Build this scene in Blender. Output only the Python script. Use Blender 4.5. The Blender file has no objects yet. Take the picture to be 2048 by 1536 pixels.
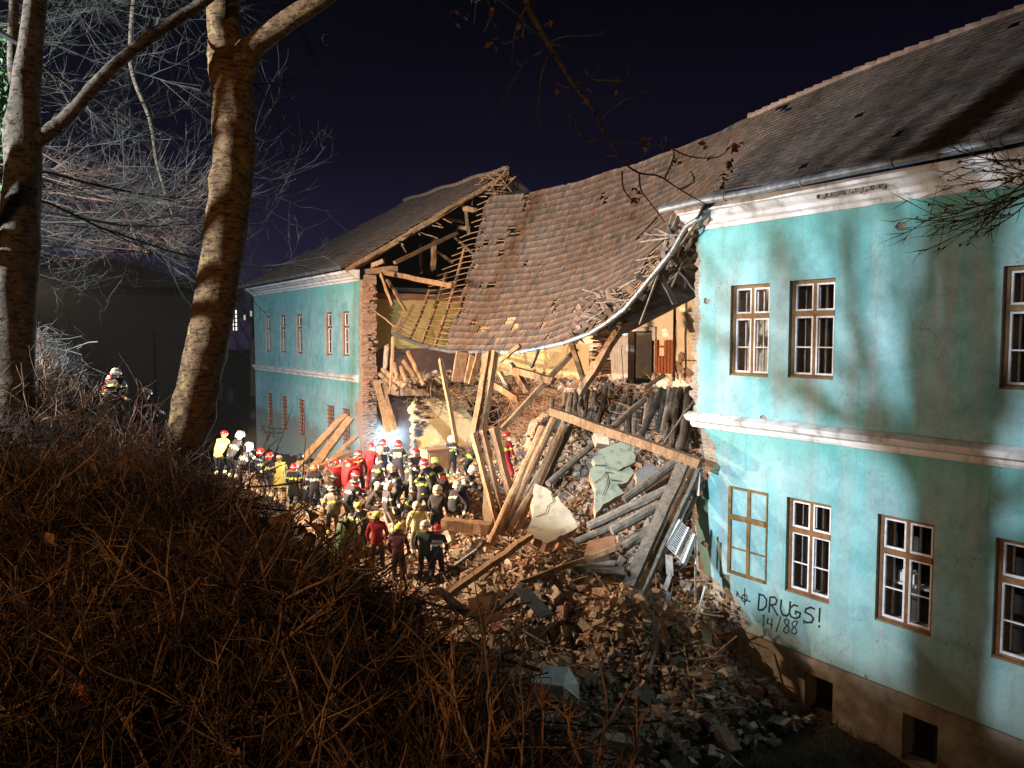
import bpy, bmesh, math, random
import numpy as np
from mathutils import Vector, Matrix
from mathutils.geometry import tessellate_polygon
random.seed(7); RN = np.random.default_rng(7)
R = math.radians; PI = math.pi
scn = bpy.context.scene
COL = scn.collection
# ------------------------------------------------------------------ camera
FP = 1540.0; YAW = R(34.1); PITCH = math.atan(98/1540); EYE = 8.2
cam_d = bpy.data.cameras.new("camera"); cam = bpy.data.objects.new("camera", cam_d); COL.objects.link(cam)
cam_d.sensor_width = 36; cam_d.lens = FP/2048*36; cam_d.clip_start = .05; cam_d.clip_end = 600
cam.location = (0, 0, EYE); cam.rotation_euler = (PI/2-PITCH, 0, -YAW)
scn.camera = cam
# ------------------------------------------------------------------ world: night sky, faint town glow above the horizon
w = bpy.data.worlds.new("World"); scn.world = w; w.use_nodes = True
nt = w.node_tree; bg = nt.nodes["Background"]
tc = nt.nodes.new("ShaderNodeTexCoord"); sx = nt.nodes.new("ShaderNodeSeparateXYZ")
rp = nt.nodes.new("ShaderNodeValToRGB")
nt.links.new(tc.outputs["Generated"], sx.inputs[0]); nt.links.new(sx.outputs["Z"], rp.inputs[0]); nt.links.new(rp.outputs[0], bg.inputs[0])
e = rp.color_ramp.elements
e[0].position = 0.0; e[0].color = (.017, .014, .036, 1)
e[1].position = .42; e[1].color = (.0009, .0009, .0022, 1)
x = e.new(.10); x.color = (.0105, .0095, .028, 1)
x = e.new(.22); x.color = (.0036, .0032, .0105, 1)
bg.inputs[1].default_value = 1.0
scn.view_settings.view_transform = 'Standard'; scn.view_settings.look = 'None'
scn.view_settings.exposure = 0; scn.view_settings.gamma = 1
cy = scn.cycles; cy.use_denoising = True; cy.max_bounces = 5; cy.diffuse_bounces = 3; cy.glossy_bounces = 2; cy.sample_clamp_indirect = 3
# ------------------------------------------------------------------ lamps
def lamp(name, kind, loc, energy, color, aim=None, size=.1, spot=None, blend=.5):
    l = bpy.data.lights.new(name, kind); l.energy = energy; l.color = color
    if kind in ('POINT', 'SPOT'): l.shadow_soft_size = size
    if kind == 'SPOT': l.spot_size = R(spot); l.spot_blend = blend
    o = bpy.data.objects.new(name, l); COL.objects.link(o); o.location = loc
    if aim is not None: o.rotation_euler = (Vector(aim)-Vector(loc)).to_track_quat('-Z', 'Y').to_euler()
    return o
lamp("white_street_light", 'SPOT', (-10, 11.4, 12.4), 50000, (.82, .93, 1.0), aim=(14, 24.5, 8.2), size=.19, spot=108, blend=.8)
lamp("sodium_street_light", 'POINT', (-9, -4, 12.5), 2500, (1.0, .56, .22), size=.3)
lamp("work_flood_light", 'SPOT', (5.95, 22.9, 5.0), 10500, (1.0, .68, .45), aim=(18, 19.5, 7.8), size=.1, spot=112, blend=.5)
lamp("warm_flood_light", 'SPOT', (.45, 24, 9.6), 20000, (1.0, .70, .46), aim=(16, 25, 4.5), size=.12, spot=110, blend=.5)
# ------------------------------------------------------------------ measured points
cY, sY, cP, sP = math.cos(YAW), math.sin(YAW), math.cos(PITCH), math.sin(PITCH)
FW = np.array([sY*cP, cY*cP, -sP]); RT = np.array([cY, -sY, 0]); UP = np.array([sY*sP, cY*sP, cP]); CP = np.array([0, 0, EYE])
def ray(px, py): return RT*(px-1024)/FP - UP*(py-768)/FP + FW
def PD(px, py, d): return Vector(CP+ray(px, py)*d)
def PX(px, py, x): v = ray(px, py); return Vector(CP+v*(x/v[0]))
def PY(px, py, y): v = ray(px, py); return Vector(CP+v*(y/v[1]))
# ------------------------------------------------------------------ object helpers
def mesh(name, verts, faces, mats, parent=None, mi=None, smooth=False, colors=None):
    me = bpy.data.meshes.new(name)
    me.from_pydata([tuple(v) for v in verts], [], faces)
    for m in (mats if isinstance(mats, (list, tuple)) else [mats]): me.materials.append(m)
    if mi is not None: me.polygons.foreach_set("material_index", mi)
    if smooth: me.polygons.foreach_set("use_smooth", [True]*len(me.polygons))
    if colors is not None:
        at = me.color_attributes.new("tone", 'FLOAT_COLOR', 'POINT'); at.data.foreach_set("color", np.asarray(colors, dtype=np.float32).ravel())
    me.update()
    o = bpy.data.objects.new(name, me); COL.objects.link(o)
    if parent is not None: o.parent = parent
    return o
def fastmesh(name, V, Fq, mats, parent=None, smooth=False, tone=None):
    """V (n,3) array, Fq (m,k) index array"""
    me = bpy.data.meshes.new(name); k = Fq.shape[1]
    me.vertices.add(len(V)); me.vertices.foreach_set("co", V.astype(np.float32).ravel())
    me.loops.add(Fq.size); me.loops.foreach_set("vertex_index", Fq.astype(np.int32).ravel())
    me.polygons.add(len(Fq)); me.polygons.foreach_set("loop_start", np.arange(0, Fq.size, k, dtype=np.int32)); me.polygons.foreach_set("loop_total", np.full(len(Fq), k, dtype=np.int32))
    me.update(calc_edges=True)
    me.materials.append(mats)
    me.polygons.foreach_set("use_smooth", np.full(len(Fq), bool(smooth)))
    if tone is not None:
        at = me.color_attributes.new("tone", 'FLOAT_COLOR', 'POINT')
        c = np.ones((len(V), 4), dtype=np.float32); c[:, :3] = tone; at.data.foreach_set("color", c.ravel())
    me.validate()
    o = bpy.data.objects.new(name, me); COL.objects.link(o)
    if parent is not None: o.parent = parent
    return o
def tag(o, label=None, cat=None, group=None, kind=None):
    if label: o['label'] = label
    if cat: o['category'] = cat
    if group: o['group'] = group
    if kind: o['kind'] = kind
    return o
def thing(name, label, cat, loc=(0, 0, 0), group=None):
    o = bpy.data.objects.new(name, None); COL.objects.link(o); o.location = loc; o.empty_display_size = .2
    return tag(o, label, cat, group)
class MB:
    def __init__(s): s.v = []; s.f = []; s.m = []
    def add(s, vs, fs, m=0):
        b = len(s.v); s.v += [tuple(v) for v in vs]; s.f += [tuple(b+i for i in f) for f in fs]; s.m += [m]*len(fs); return s
    def box(s, a, b, m=0):
        (x0, y0, z0), (x1, y1, z1) = a, b
        return s.add([(x0,y0,z0),(x1,y0,z0),(x1,y1,z0),(x0,y1,z0),(x0,y0,z1),(x1,y0,z1),(x1,y1,z1),(x0,y1,z1)],
              [(0,3,2,1),(4,5,6,7),(0,1,5,4),(1,2,6,5),(2,3,7,6),(3,0,4,7)], m)
    def bar(s, p0, p1, wd, ht, m=0, jit=0, segs=1, roll=0, taper=1):
        p0 = Vector(p0); p1 = Vector(p1); d = (p1-p0).normalized(); up = Vector((0,0,1)) if abs(d.z) < .97 else Vector((1,0,0))
        a = d.cross(up).normalized(); b = a.cross(d).normalized()
        if roll: q = Matrix.Rotation(roll, 3, d); a = q@a; b = q@b
        vs = []
        for i in range(segs+1):
            t = i/segs; c = p0.lerp(p1, t); k = 1+(taper-1)*t
            off = Vector((random.gauss(0,jit), random.gauss(0,jit), random.gauss(0,jit))) if jit and 0 < i < segs else Vector()
            for u, v in ((-1,-1),(1,-1),(1,1),(-1,1)):
                e_ = Vector((random.gauss(0,jit*.6), random.gauss(0,jit*.6), random.gauss(0,jit*.6))) if jit else Vector()
                if jit and i in (0, segs): e_ += d*random.uniform(-1, 1)*jit*9
                vs.append(c+off+a*u*wd/2*k+b*v*ht/2*k+e_)
        fs = [(0,1,2,3), tuple(segs*4+i for i in (3,2,1,0))]
        for i in range(segs):
            for j in range(4): k = i*4; j2 = (j+1) % 4; fs.append((k+j, k+4+j, k+4+j2, k+j2))
        return s.add(vs, fs, m)
    def log(s, p0, p1, r0, r1, m=0, n=9, segs=6, jit=.015, bend=0):
        p0 = Vector(p0); p1 = Vector(p1); d = (p1-p0).normalized(); up = Vector((0,0,1)) if abs(d.z) < .97 else Vector((1,0,0))
        a = d.cross(up).normalized(); b = a.cross(d).normalized(); vs = []; L = (p1-p0).length
        for i in range(segs+1):
            t = i/segs; c = p0.lerp(p1, t)+b*bend*math.sin(PI*t)+a*random.gauss(0, jit*.7)
            for j in range(n):
                th = 2*PI*j/n; r = (r0+(r1-r0)*t)*(1+random.gauss(0, .05))
                vs.append(c+(a*math.cos(th)+b*math.sin(th))*r)
        fs = [tuple(range(n-1,-1,-1)), tuple(segs*n+i for i in range(n))]
        for i in range(segs):
            for j in range(n): k = i*n; j2 = (j+1) % n; fs.append((k+j, k+j2, k+n+j2, k+n+j))
        return s.add(vs, fs, m)
    def tube(s, pts, r, n=8, m=0, cap=True, half=False):
        pts = [Vector(p) for p in pts]; vs = []; N = len(pts); rr = r if isinstance(r, (list, tuple)) else [r]*N
        for i, p in enumerate(pts):
            d = (pts[min(i+1, N-1)]-pts[max(i-1, 0)]).normalized(); up = Vector((0,0,1)) if abs(d.z) < .97 else Vector((1,0,0))
            a = d.cross(up).normalized(); b = a.cross(d)
            for j in range(n):
                th = 2*PI*j/n; vs.append(p+(a*math.cos(th)+b*math.sin(th))*rr[i])
        fs = []
        for i in range(N-1):
            for j in range(n): k = i*n; j2 = (j+1) % n; fs.append((k+j, k+j2, k+n+j2, k+n+j))
        if cap: fs += [tuple(range(n-1,-1,-1)), tuple((N-1)*n+i for i in range(n))]
        return s.add(vs, fs, m)
    def lathe(s, prof, n=16, c=(0,0,0), m=0):
        vs = []; fs = []
        for r, z in prof:
            for j in range(n): th = 2*PI*j/n; vs.append((c[0]+r*math.cos(th), c[1]+r*math.sin(th), c[2]+z))
        for i in range(len(prof)-1):
            for j in range(n): k = i*n; j2 = (j+1) % n; fs.append((k+j, k+j2, k+n+j2, k+n+j))
        return s.add(vs, fs, m)
    def prism(s, outer, holes, fn, d0, d1, m=0, rim=None):
        """outer/holes: 2D loops; fn(u,v,d)->point; slab between depth d0 and d1"""
        loops = [list(outer)]+[list(h) for h in holes]
        flat = [p for l in loops for p in l]
        tri = tessellate_polygon([[Vector((p[0], p[1], 0)) for p in l] for l in loops])
        n = len(flat); vs = [fn(u, v, d0) for u, v in flat]+[fn(u, v, d1) for u, v in flat]
        fs = [tuple(t) for t in tri]+[tuple(n+i for i in reversed(t)) for t in tri]
        s.add(vs, fs, m); base = len(s.v)-2*n; k = 0; rf = []
        for l in loops:
            for i in range(len(l)): j = (i+1) % len(l); rf.append((base+k+i, base+k+j, base+n+k+j, base+n+k+i))
            k += len(l)
        s.f += rf; s.m += [m if rim is None else rim]*len(rf)
        return s
    def build(s, name, mats, parent=None, smooth=False, wn=False):
        o = mesh(name, s.v, s.f, mats, parent, s.m, smooth)
        bm = bmesh.new(); bm.from_mesh(o.data); bmesh.ops.recalc_face_normals(bm, faces=bm.faces); bm.to_mesh(o.data); bm.free()
        return o
def tubes(paths, rad, sides=3):
    """paths (N,K,3), rad (N,K) -> V,F"""
    P = np.asarray(paths); N, K, _ = P.shape; rad = np.asarray(rad)
    T = np.zeros_like(P); T[:, 1:-1] = P[:, 2:]-P[:, :-2]; T[:, 0] = P[:, 1]-P[:, 0]; T[:, -1] = P[:, -1]-P[:, -2]
    T /= np.linalg.norm(T, axis=2, keepdims=True)+1e-9
    up = np.array([.31, .17, .93]); A = np.cross(T, up); A /= np.linalg.norm(A, axis=2, keepdims=True)+1e-9; B = np.cross(T, A)
    th = np.arange(sides)*2*PI/sides
    V = P[:, :, None, :]+rad[:, :, None, None]*(A[:, :, None, :]*np.cos(th)[None, None, :, None]+B[:, :, None, :]*np.sin(th)[None, None, :, None])
    idx = np.arange(N*K*sides).reshape(N, K, sides); a = idx[:, :-1]; b = idx[:, 1:]
    F = np.stack([a, np.roll(a, -1, 2), np.roll(b, -1, 2), b], -1).reshape(-1, 4)
    return V.reshape(-1, 3), F
def join_tubes(groups, sides):
    Vs = []; Fs = []; n = 0
    for (P, r), sd in zip(groups, sides):
        if len(P) == 0: continue
        V, F = tubes(P, r, sd); Vs.append(V); Fs.append(F+n); n += len(V)
    return np.concatenate(Vs), np.concatenate(Fs)
# ------------------------------------------------------------------ materials
def newmat(name, rough=.85):
    m = bpy.data.materials.new(name); m.use_nodes = True; b = m.node_tree.nodes["Principled BSDF"]; b.inputs["Roughness"].default_value = rough
    b.inputs["Specular IOR Level"].default_value = .25
    return m, m.node_tree, b
def nd(t, typ, **kw):
    n = t.nodes.new(typ)
    for k, v in kw.items(): setattr(n, k, v)
    return n
def noise(t, scale, detail=4, rough=.6, vec=None, mapscale=None, dist=0):
    n = nd(t, "ShaderNodeTexNoise"); n.inputs["Scale"].default_value = scale; n.inputs["Detail"].default_value = detail; n.inputs["Roughness"].default_value = rough; n.inputs["Distortion"].default_value = dist
    g = nd(t, "ShaderNodeNewGeometry"); src = g.outputs["Position"] if vec is None else vec
    if mapscale:
        mp = nd(t, "ShaderNodeMapping"); mp.inputs["Scale"].default_value = mapscale; t.links.new(src, mp.inputs[0]); src = mp.outputs[0]
    t.links.new(src, n.inputs["Vector"]); return n
def ramp(t, src, stops):
    r = nd(t, "ShaderNodeValToRGB"); el = r.color_ramp.elements
    while len(el) < len(stops): el.new(.5)
    for q, (p, c) in zip(el, stops): q.position = p; q.color = (c, c, c, 1) if not isinstance(c, (tuple, list)) else (*c, 1)
    t.links.new(src, r.inputs[0]); return r
def mixc(t, fac, a, b, mode='MIX'):
    n = nd(t, "ShaderNodeMix", data_type='RGBA', blend_type=mode)
    for sock, v in ((n.inputs[0], fac), (n.inputs[6], a), (n.inputs[7], b)):
        if isinstance(v, (int, float)): sock.default_value = v
        elif isinstance(v, (tuple, list)): sock.default_value = (*v, 1)
        else: t.links.new(v, sock)
    return n.outputs[2]
def bump(t, b, h, strength=.5, dist=.02):
    n = nd(t, "ShaderNodeBump"); n.inputs["Strength"].default_value = strength; n.inputs["Distance"].default_value = dist
    t.links.new(h, n.inputs["Height"]); t.links.new(n.outputs[0], b.inputs["Normal"])
def simple(name, c1, c2=None, scale=6, rough=.85, bs=.3, bd=.01, mapscale=None, obj=False, stops=(.35, .65), metal=0, spec=.25):
    m, t, b = newmat(name, rough); b.inputs["Metallic"].default_value = metal; b.inputs["Specular IOR Level"].default_value = spec
    if c2 is None: c2 = tuple(x*.6 for x in c1)
    vec = nd(t, "ShaderNodeTexCoord").outputs["Object"] if obj else None
    n = noise(t, scale, 5, .65, vec=vec, mapscale=mapscale)
    r = ramp(t, n.outputs[0], [(stops[0], c2), (stops[1], c1)])
    t.links.new(r.outputs[0], b.inputs["Base Color"])
    if bs: bump(t, b, n.outputs[0], bs, bd)
    return m
def tone_mat(name, rough=.9, nscale=9, bs=.35, bd=.01, mul=(.6, 1.15)):
    m, t, b = newmat(name, rough); at = nd(t, "ShaderNodeAttribute", attribute_name="tone")
    n = noise(t, nscale, 4); r = ramp(t, n.outputs[0], [(.3, mul[0]), (.7, mul[1])])
    c = mixc(t, 1.0, at.outputs["Color"], r.outputs[0], 'MULTIPLY'); t.links.new(c, b.inputs["Base Color"]); bump(t, b, n.outputs[0], bs, bd); return m
M = {}
def wood(name, light, dark, rough=.8):
    m, t, b = newmat(name, rough)
    oi = nd(t, "ShaderNodeObjectInfo")
    n = noise(t, 5, 6, .7, mapscale=(1, 1, .35), dist=1.2); n2 = noise(t, 34, 3, .6, mapscale=(1, 1, .3))
    r = ramp(t, n.outputs[0], [(.3, dark), (.62, light)])
    r2 = ramp(t, n2.outputs[0], [(.35, .62), (.65, 1.1)])
    c = mixc(t, 1.0, r.outputs[0], r2.outputs[0], 'MULTIPLY')
    rr = ramp(t, oi.outputs["Random"], [(0, .62), (1, 1.15)])
    c = mixc(t, 1.0, c, rr.outputs[0], 'MULTIPLY'); t.links.new(c, b.inputs["Base Color"]); bump(t, b, n2.outputs[0], .5, .012); return m
M['wood'] = wood("warm_timber", (.40, .25, .14), (.17, .09, .045))
M['wood_grey'] = wood("dusty_grey_timber", (.27, .235, .195), (.085, .075, .065))
M['wood_dark'] = wood("charcoal_timber", (.12, .10, .08), (.035, .029, .024))
M['lath'] = wood("lath_wood", (.42, .27, .16), (.2, .11, .06))
def plaster():
    m, t, b = newmat("teal_plaster", .88)
    g = nd(t, "ShaderNodeNewGeometry"); s = nd(t, "ShaderNodeSeparateXYZ"); t.links.new(g.outputs["Position"], s.inputs[0])
    big = noise(t, .55, 5, .6); streak = noise(t, 1.0, 5, .62, mapscale=(1, 1.9, .17)); fine = noise(t, 14, 6, .7); mid = noise(t, 2.6, 6, .65)
    c = ramp(t, big.outputs[0], [(.36, (.125, .34, .365)), (.5, (.18, .43, .475)), (.64, (.26, .485, .53))]).outputs[0]
    st = ramp(t, streak.outputs[0], [(.42, 0.), (.62, 1.)]).outputs[0]
    c = mixc(t, st, c, mixc(t, .75, c, (.29, .38, .40)))
    st2 = ramp(t, mid.outputs[0], [(.34, .6), (.62, 1.08)]).outputs[0]
    c = mixc(t, .55, c, mixc(t, 1., c, st2, 'MULTIPLY'))
    # greener damp band under the cornice and under the string course, dark run-off streaks
    for z0, z1 in ((9.3, 10.7), (5.2, 6.05)):
        mr = nd(t, "ShaderNodeMapRange"); mr.inputs[1].default_value = z0; mr.inputs[2].default_value = z1; t.links.new(s.outputs[2], mr.inputs[0])
        lt = nd(t, "ShaderNodeMath", operation='LESS_THAN'); lt.inputs[1].default_value = z1+.02; t.links.new(s.outputs[2], lt.inputs[0])
        k = nd(t, "ShaderNodeMath", operation='MULTIPLY'); t.links.new(mr.outputs[0], k.inputs[0]); t.links.new(lt.outputs[0], k.inputs[1])
        k2 = nd(t, "ShaderNodeMath", operation='MULTIPLY'); t.links.new(k.outputs[0], k2.inputs[0]); t.links.new(streak.outputs[0], k2.inputs[1])
        c = mixc(t, k2.outputs[0], c, (.05, .32, .285))
    # grime at the foot of the far wing
    mz = nd(t, "ShaderNodeMapRange"); mz.inputs[1].default_value = 4.2; mz.inputs[2].default_value = 2.4; t.links.new(s.outputs[2], mz.inputs[0])
    my = nd(t, "ShaderNodeMapRange"); my.inputs[1].default_value = 35.5; my.inputs[2].default_value = 41; t.links.new(s.outputs[1], my.inputs[0])
    k = nd(t, "ShaderNodeMath", operation='MULTIPLY'); t.links.new(mz.outputs[0], k.inputs[0]); t.links.new(my.outputs[0], k.inputs[1])
    k2 = nd(t, "ShaderNodeMath", operation='MULTIPLY_ADD'); t.links.new(mid.outputs[0], k2.inputs[0]); k2.inputs[1].default_value = 1.2; t.links.new(k.outputs[0], k2.inputs[2])
    kk = ramp(t, k2.outputs[0], [(.85, 0.), (1.15, .8)]).outputs[0]
    c = mixc(t, kk, c, (.17, .15, .12))
    # plaster tone greyer towards the foot of the wall
    mz = nd(t, "ShaderNodeMapRange"); mz.inputs[1].default_value = 3.6; mz.inputs[2].default_value = 1.5; t.links.new(s.outputs[2], mz.inputs[0])
    k = nd(t, "ShaderNodeMath", operation='MULTIPLY'); t.links.new(mz.outputs[0], k.inputs[0]); k.inputs[1].default_value = .75
    c = mixc(t, k.outputs[0], c, (.25, .32, .28))
    dr = noise(t, 1.0, 6, .7, mapscale=(1, 7.5, .42)); dm = ramp(t, dr.outputs[0], [(.56, 0.), (.70, .5)]).outputs[0]; c = mixc(t, dm, c, (.13, .20, .19))
    wn_ = noise(t, 1.6, 4); vm = nd(t, "ShaderNodeVectorMath", operation='MULTIPLY_ADD'); t.links.new(wn_.outputs[1], vm.inputs[0]); vm.inputs[1].default_value = (1.3, 1.3, 1.3); t.links.new(g.outputs["Position"], vm.inputs[2])
    vo = nd(t, "ShaderNodeTexVoronoi", feature='DISTANCE_TO_EDGE'); vo.inputs["Scale"].default_value = .55; t.links.new(vm.outputs[0], vo.inputs["Vector"]); ck = ramp(t, vo.outputs[0], [(.0, .75), (.0045, 0.)]).outputs[0]
    gate = ramp(t, noise(t, .8, 2).outputs[0], [(.5, 0.), (.56, 1.)]).outputs[0]; ck = mixc(t, 1., ck, gate, 'MULTIPLY'); c = mixc(t, ck, c, (.07, .10, .10))
    f = ramp(t, fine.outputs[0], [(.3, .86), (.7, 1.05)]).outputs[0]
    c = mixc(t, 1., c, f, 'MULTIPLY')
    t.links.new(c, b.inputs["Base Color"]); bump(t, b, mid.outputs[0], .35, .03); return m
M['teal'] = plaster()
M['plinth'] = simple("plinth_render", (.25, .20, .15), (.12, .095, .07), 2.5, bs=.6, bd=.03)
M['white_trim'] = simple("white_lime_trim", (.60, .585, .59), (.27, .25, .235), 2.6, bs=.4, bd=.02, mapscale=(1, 1, .5), stops=(.3, .5))
M['cream'] = simple("cream_interior_paint", (.82, .68, .40), (.70, .55, .31), 1.6, bs=.2, stops=(.38, .5))
M['peach'] = simple("peach_interior_paint", (.84, .69, .48), (.72, .57, .39), 1.6, bs=.2, stops=(.38, .5))
M['olive'] = simple("olive_yellow_paint", (.42, .33, .12), (.34, .26, .09), 1.6, bs=.2, stops=(.38, .5))
M['dado'] = simple("brown_dado_paint", (.13, .075, .06), (.08, .05, .045), 2, bs=.2)
M['dado_red'] = simple("red_brown_dado_paint", (.23, .10, .06), (.15, .07, .045), 2, bs=.2)
M['soot'] = simple("dark_plaster", (.05, .045, .04), (.025, .022, .02), 2, bs=.3)
M['ceiling'] = simple("soiled_ceiling_boards", (.085, .065, .05), (.03, .024, .02), 3, bs=.4, mapscale=(1, 5, 1))
M['slabgreen'] = simple("pale_green_paint_slab", (.35, .38, .29), (.17, .18, .15), 3.6, bs=.4, stops=(.32, .5))
M['slabcream'] = simple("cream_wall_chunk", (.72, .60, .42), (.40, .30, .20), 3.4, bs=.4, stops=(.3, .46))
M['greyplaster'] = simple("grey_plaster", (.27, .26, .25), (.16, .155, .15), 2.0, bs=.4)
M['zinc'] = simple("zinc_gutter", (.30, .32, .34), (.15, .16, .18), 7, rough=.45, bs=.15, metal=.6, spec=.5)
M['winwood'] = simple("ochre_window_wood", (.20, .12, .04), (.11, .062, .022), 7, rough=.6, bs=.2)
M['winbrown'] = simple("brown_window_wood", (.22, .105, .04), (.13, .06, .025), 7, rough=.6, bs=.2)
M['sash'] = simple("white_sash_paint", (.72, .72, .76), (.5, .5, .54), 9, rough=.55, bs=.1)
M['grille'] = simple("rusty_red_grille", (.25, .07, .045), (.12, .04, .03), 20, rough=.7, bs=.1)
M['white_enamel'] = simple("white_enamel", (.78, .79, .80), (.6, .6, .6), 8, rough=.4, bs=.05)
M['doorwhite'] = simple("pale_door_paint", (.72, .66, .62), (.55, .5, .46), 4, rough=.6, bs=.1)
M['orangewood'] = simple("orange_stained_wood", (.42, .13, .04), (.28, .08, .025), 6, rough=.6, bs=.1)
M['board'] = simple("orange_brown_board", (.38, .19, .10), (.24, .11, .055), 3, rough=.8, bs=.2)
M['greyboard'] = simple("grey_board", (.25, .25, .245), (.13, .13, .13), 5, rough=.8, bs=.3)
M['cardboard'] = simple("brown_cardboard", (.36, .22, .13), (.28, .16, .09), 5, rough=.85, bs=.1)
M['black'] = simple("black_paint", (.02, .02, .022), (.012, .012, .014), 8, rough=.5, bs=.05)
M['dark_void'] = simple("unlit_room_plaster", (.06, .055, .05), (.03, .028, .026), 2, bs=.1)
M['tarp'] = simple("green_tarpaulin", (.06, .11, .035), (.025, .05, .018), 9, rough=.5, bs=.7, bd=.05, spec=.5)
def brickmat(name, a, b_, mort, vert='x', scl=1.0):
    """courses drawn on the faces seen from -x (vert='x') or from -y (vert='y')"""
    m, t, b = newmat(name, .92); g = nd(t, "ShaderNodeNewGeometry"); s = nd(t, "ShaderNodeSeparateXYZ"); t.links.new(g.outputs["Position"], s.inputs[0])
    cmb = nd(t, "ShaderNodeCombineXYZ"); ad = nd(t, "ShaderNodeMath", operation='ADD'); t.links.new(s.outputs[0], ad.inputs[0]); t.links.new(s.outputs[1], ad.inputs[1])
    t.links.new(ad.outputs[0], cmb.inputs[0]); t.links.new(s.outputs[2], cmb.inputs[1])
    wob = noise(t, 3.5, 3); vm = nd(t, "ShaderNodeVectorMath", operation='MULTIPLY_ADD'); t.links.new(wob.outputs[1], vm.inputs[0]); vm.inputs[1].default_value = (.10, .06, 0); t.links.new(cmb.outputs[0], vm.inputs[2])
    br = nd(t, "ShaderNodeTexBrick"); t.links.new(vm.outputs[0], br.inputs["Vector"]); br.inputs["Scale"].default_value = scl
    br.inputs["Brick Width"].default_value = .27; br.inputs["Row Height"].default_value = .085; br.inputs["Mortar Size"].default_value = .014
    br.inputs["Color1"].default_value = (*a, 1); br.inputs["Color2"].default_value = (*b_, 1); br.inputs["Mortar"].default_value = (*mort, 1)
    n = noise(t, 5, 6, .7); r = ramp(t, n.outputs[0], [(.42, 0.), (.62, 1.)])
    c = mixc(t, r.outputs[0], br.outputs[0], mort); n2 = noise(t, 22, 4); r2 = ramp(t, n2.outputs[0], [(.3, .6), (.7, 1.15)])
    c = mixc(t, 1., c, r2.outputs[0], 'MULTIPLY'); t.links.new(c, b.inputs["Base Color"])
    h = mixc(t, .5, br.outputs[1], n.outputs[0]); bump(t, b, h, .9, .04); return m
M['brick'] = brickmat("broken_red_brick", (.42, .18, .10), (.33, .14, .085), (.42, .31, .22))
M['brick_grey'] = brickmat("dusty_brick", (.24, .19, .15), (.18, .145, .12), (.31, .27, .22))
def glassmat():
    m, t, b = newmat("window_glass", .03)
    b.inputs["Base Color"].default_value = (.95, 1, 1, 1); b.inputs["Specular IOR Level"].default_value = .5
    out = t.nodes["Material Output"]; tr = nd(t, "ShaderNodeBsdfTransparent"); gl = nd(t, "ShaderNodeBsdfGlossy"); gl.inputs["Roughness"].default_value = .02
    fr = nd(t, "ShaderNodeFresnel"); fr.inputs[0].default_value = 1.35; mx = nd(t, "ShaderNodeMixShader")
    t.links.new(fr.outputs[0], mx.inputs[0]); t.links.new(tr.outputs[0], mx.inputs[1]); t.links.new(gl.outputs[0], mx.inputs[2]); t.links.new(mx.outputs[0], out.inputs[0]); return m
M['glass'] = glassmat()
def emis(name, c, s):
    m = bpy.data.materials.new(name); m.use_nodes = True; b = m.node_tree.nodes["Principled BSDF"]; b.inputs["Emission Color"].default_value = (*c, 1); b.inputs["Emission Strength"].default_value = s; return m
M['lampglow'] = emis("lamp_lens_glow", (.75, .9, 1), 60); M['warmglow'] = emis("warm_lens_glow", (1, .86, .62), 40)
M['litwin'] = emis("lit_window_pane", (1, .85, .7), 1.2); M['litwin2'] = emis("dim_window_pane", (.9, .8, .6), .25); M['greenled'] = emis("green_exit_lamp", (.1, 1, .6), 3)
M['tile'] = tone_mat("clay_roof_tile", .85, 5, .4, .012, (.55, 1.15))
M['rubble'] = tone_mat("rubble_brick", .95, 11, .6, .02, (.5, 1.2))
M['leaf'] = tone_mat("dead_leaf", .7, 30, .2, .004, (.7, 1.1))
def bark(name, base, lich, dark, sc=9, lic_amt=(.58, .64)):
    m, t, b = newmat(name, .9); n = noise(t, sc, 6, .65); v = nd(t, "ShaderNodeTexVoronoi"); v.inputs["Scale"].default_value = 7; g = nd(t, "ShaderNodeNewGeometry")
    wv = noise(t, 4, 3); vm = nd(t, "ShaderNodeVectorMath", operation='MULTIPLY_ADD'); t.links.new(wv.outputs[1], vm.inputs[0]); vm.inputs[1].default_value = (.3, .3, .3); t.links.new(g.outputs["Position"], vm.inputs[2]); t.links.new(vm.outputs[0], v.inputs["Vector"])
    c = ramp(t, n.outputs[0], [(.3, dark), (.6, base)]).outputs[0]
    l = ramp(t, noise(t, 6.5, 5, .7).outputs[0], [(lic_amt[0], 0.), (lic_amt[1], .75)]).outputs[0]; c = mixc(t, l, c, lich)
    l2 = ramp(t, v.outputs[0], [(.10, .5), (.2, 0.)]).outputs[0]; c = mixc(t, l2, c, tuple(min(1, q*1.4) for q in lich))
    fu = ramp(t, noise(t, 10, 4, .6, mapscale=(1, 1, 3.5)).outputs[0], [(.36, .35), (.47, 1.)]).outputs[0]; c = mixc(t, 1., c, fu, 'MULTIPLY')
    t.links.new(c, b.inputs["Base Color"]); bump(t, b, mixc(t, .5, n.outputs[0], fu), .9, .035); return m
M['bark'] = bark("lichen_bark", (.18, .10, .046), (.28, .20, .065), (.07, .038, .02))
M['bark2'] = bark("grey_bark", (.105, .078, .055), (.15, .12, .07), (.045, .034, .025), lic_amt=(.6, .66))
M['twig'] = simple("twig_bark", (.065, .062, .055), (.010, .0095, .008), .9, bs=0, stops=(.4, .62))
M['twig_red'] = simple("reddish_twig_bark", (.17, .105, .075), (.08, .05, .035), 3, bs=0)
M['hedgetwig'] = simple("dry_hedge_twigs", (.40, .235, .15), (.04, .023, .016), 4.5, bs=0)
M['hedgedark'] = simple("dark_hedge_twigs", (.13, .08, .055), (.022, .014, .01), 4.5, bs=0)
M['bushtwig'] = simple("grey_bush_twigs", (.12, .11, .10), (.05, .045, .04), 1.3, bs=0)
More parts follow.
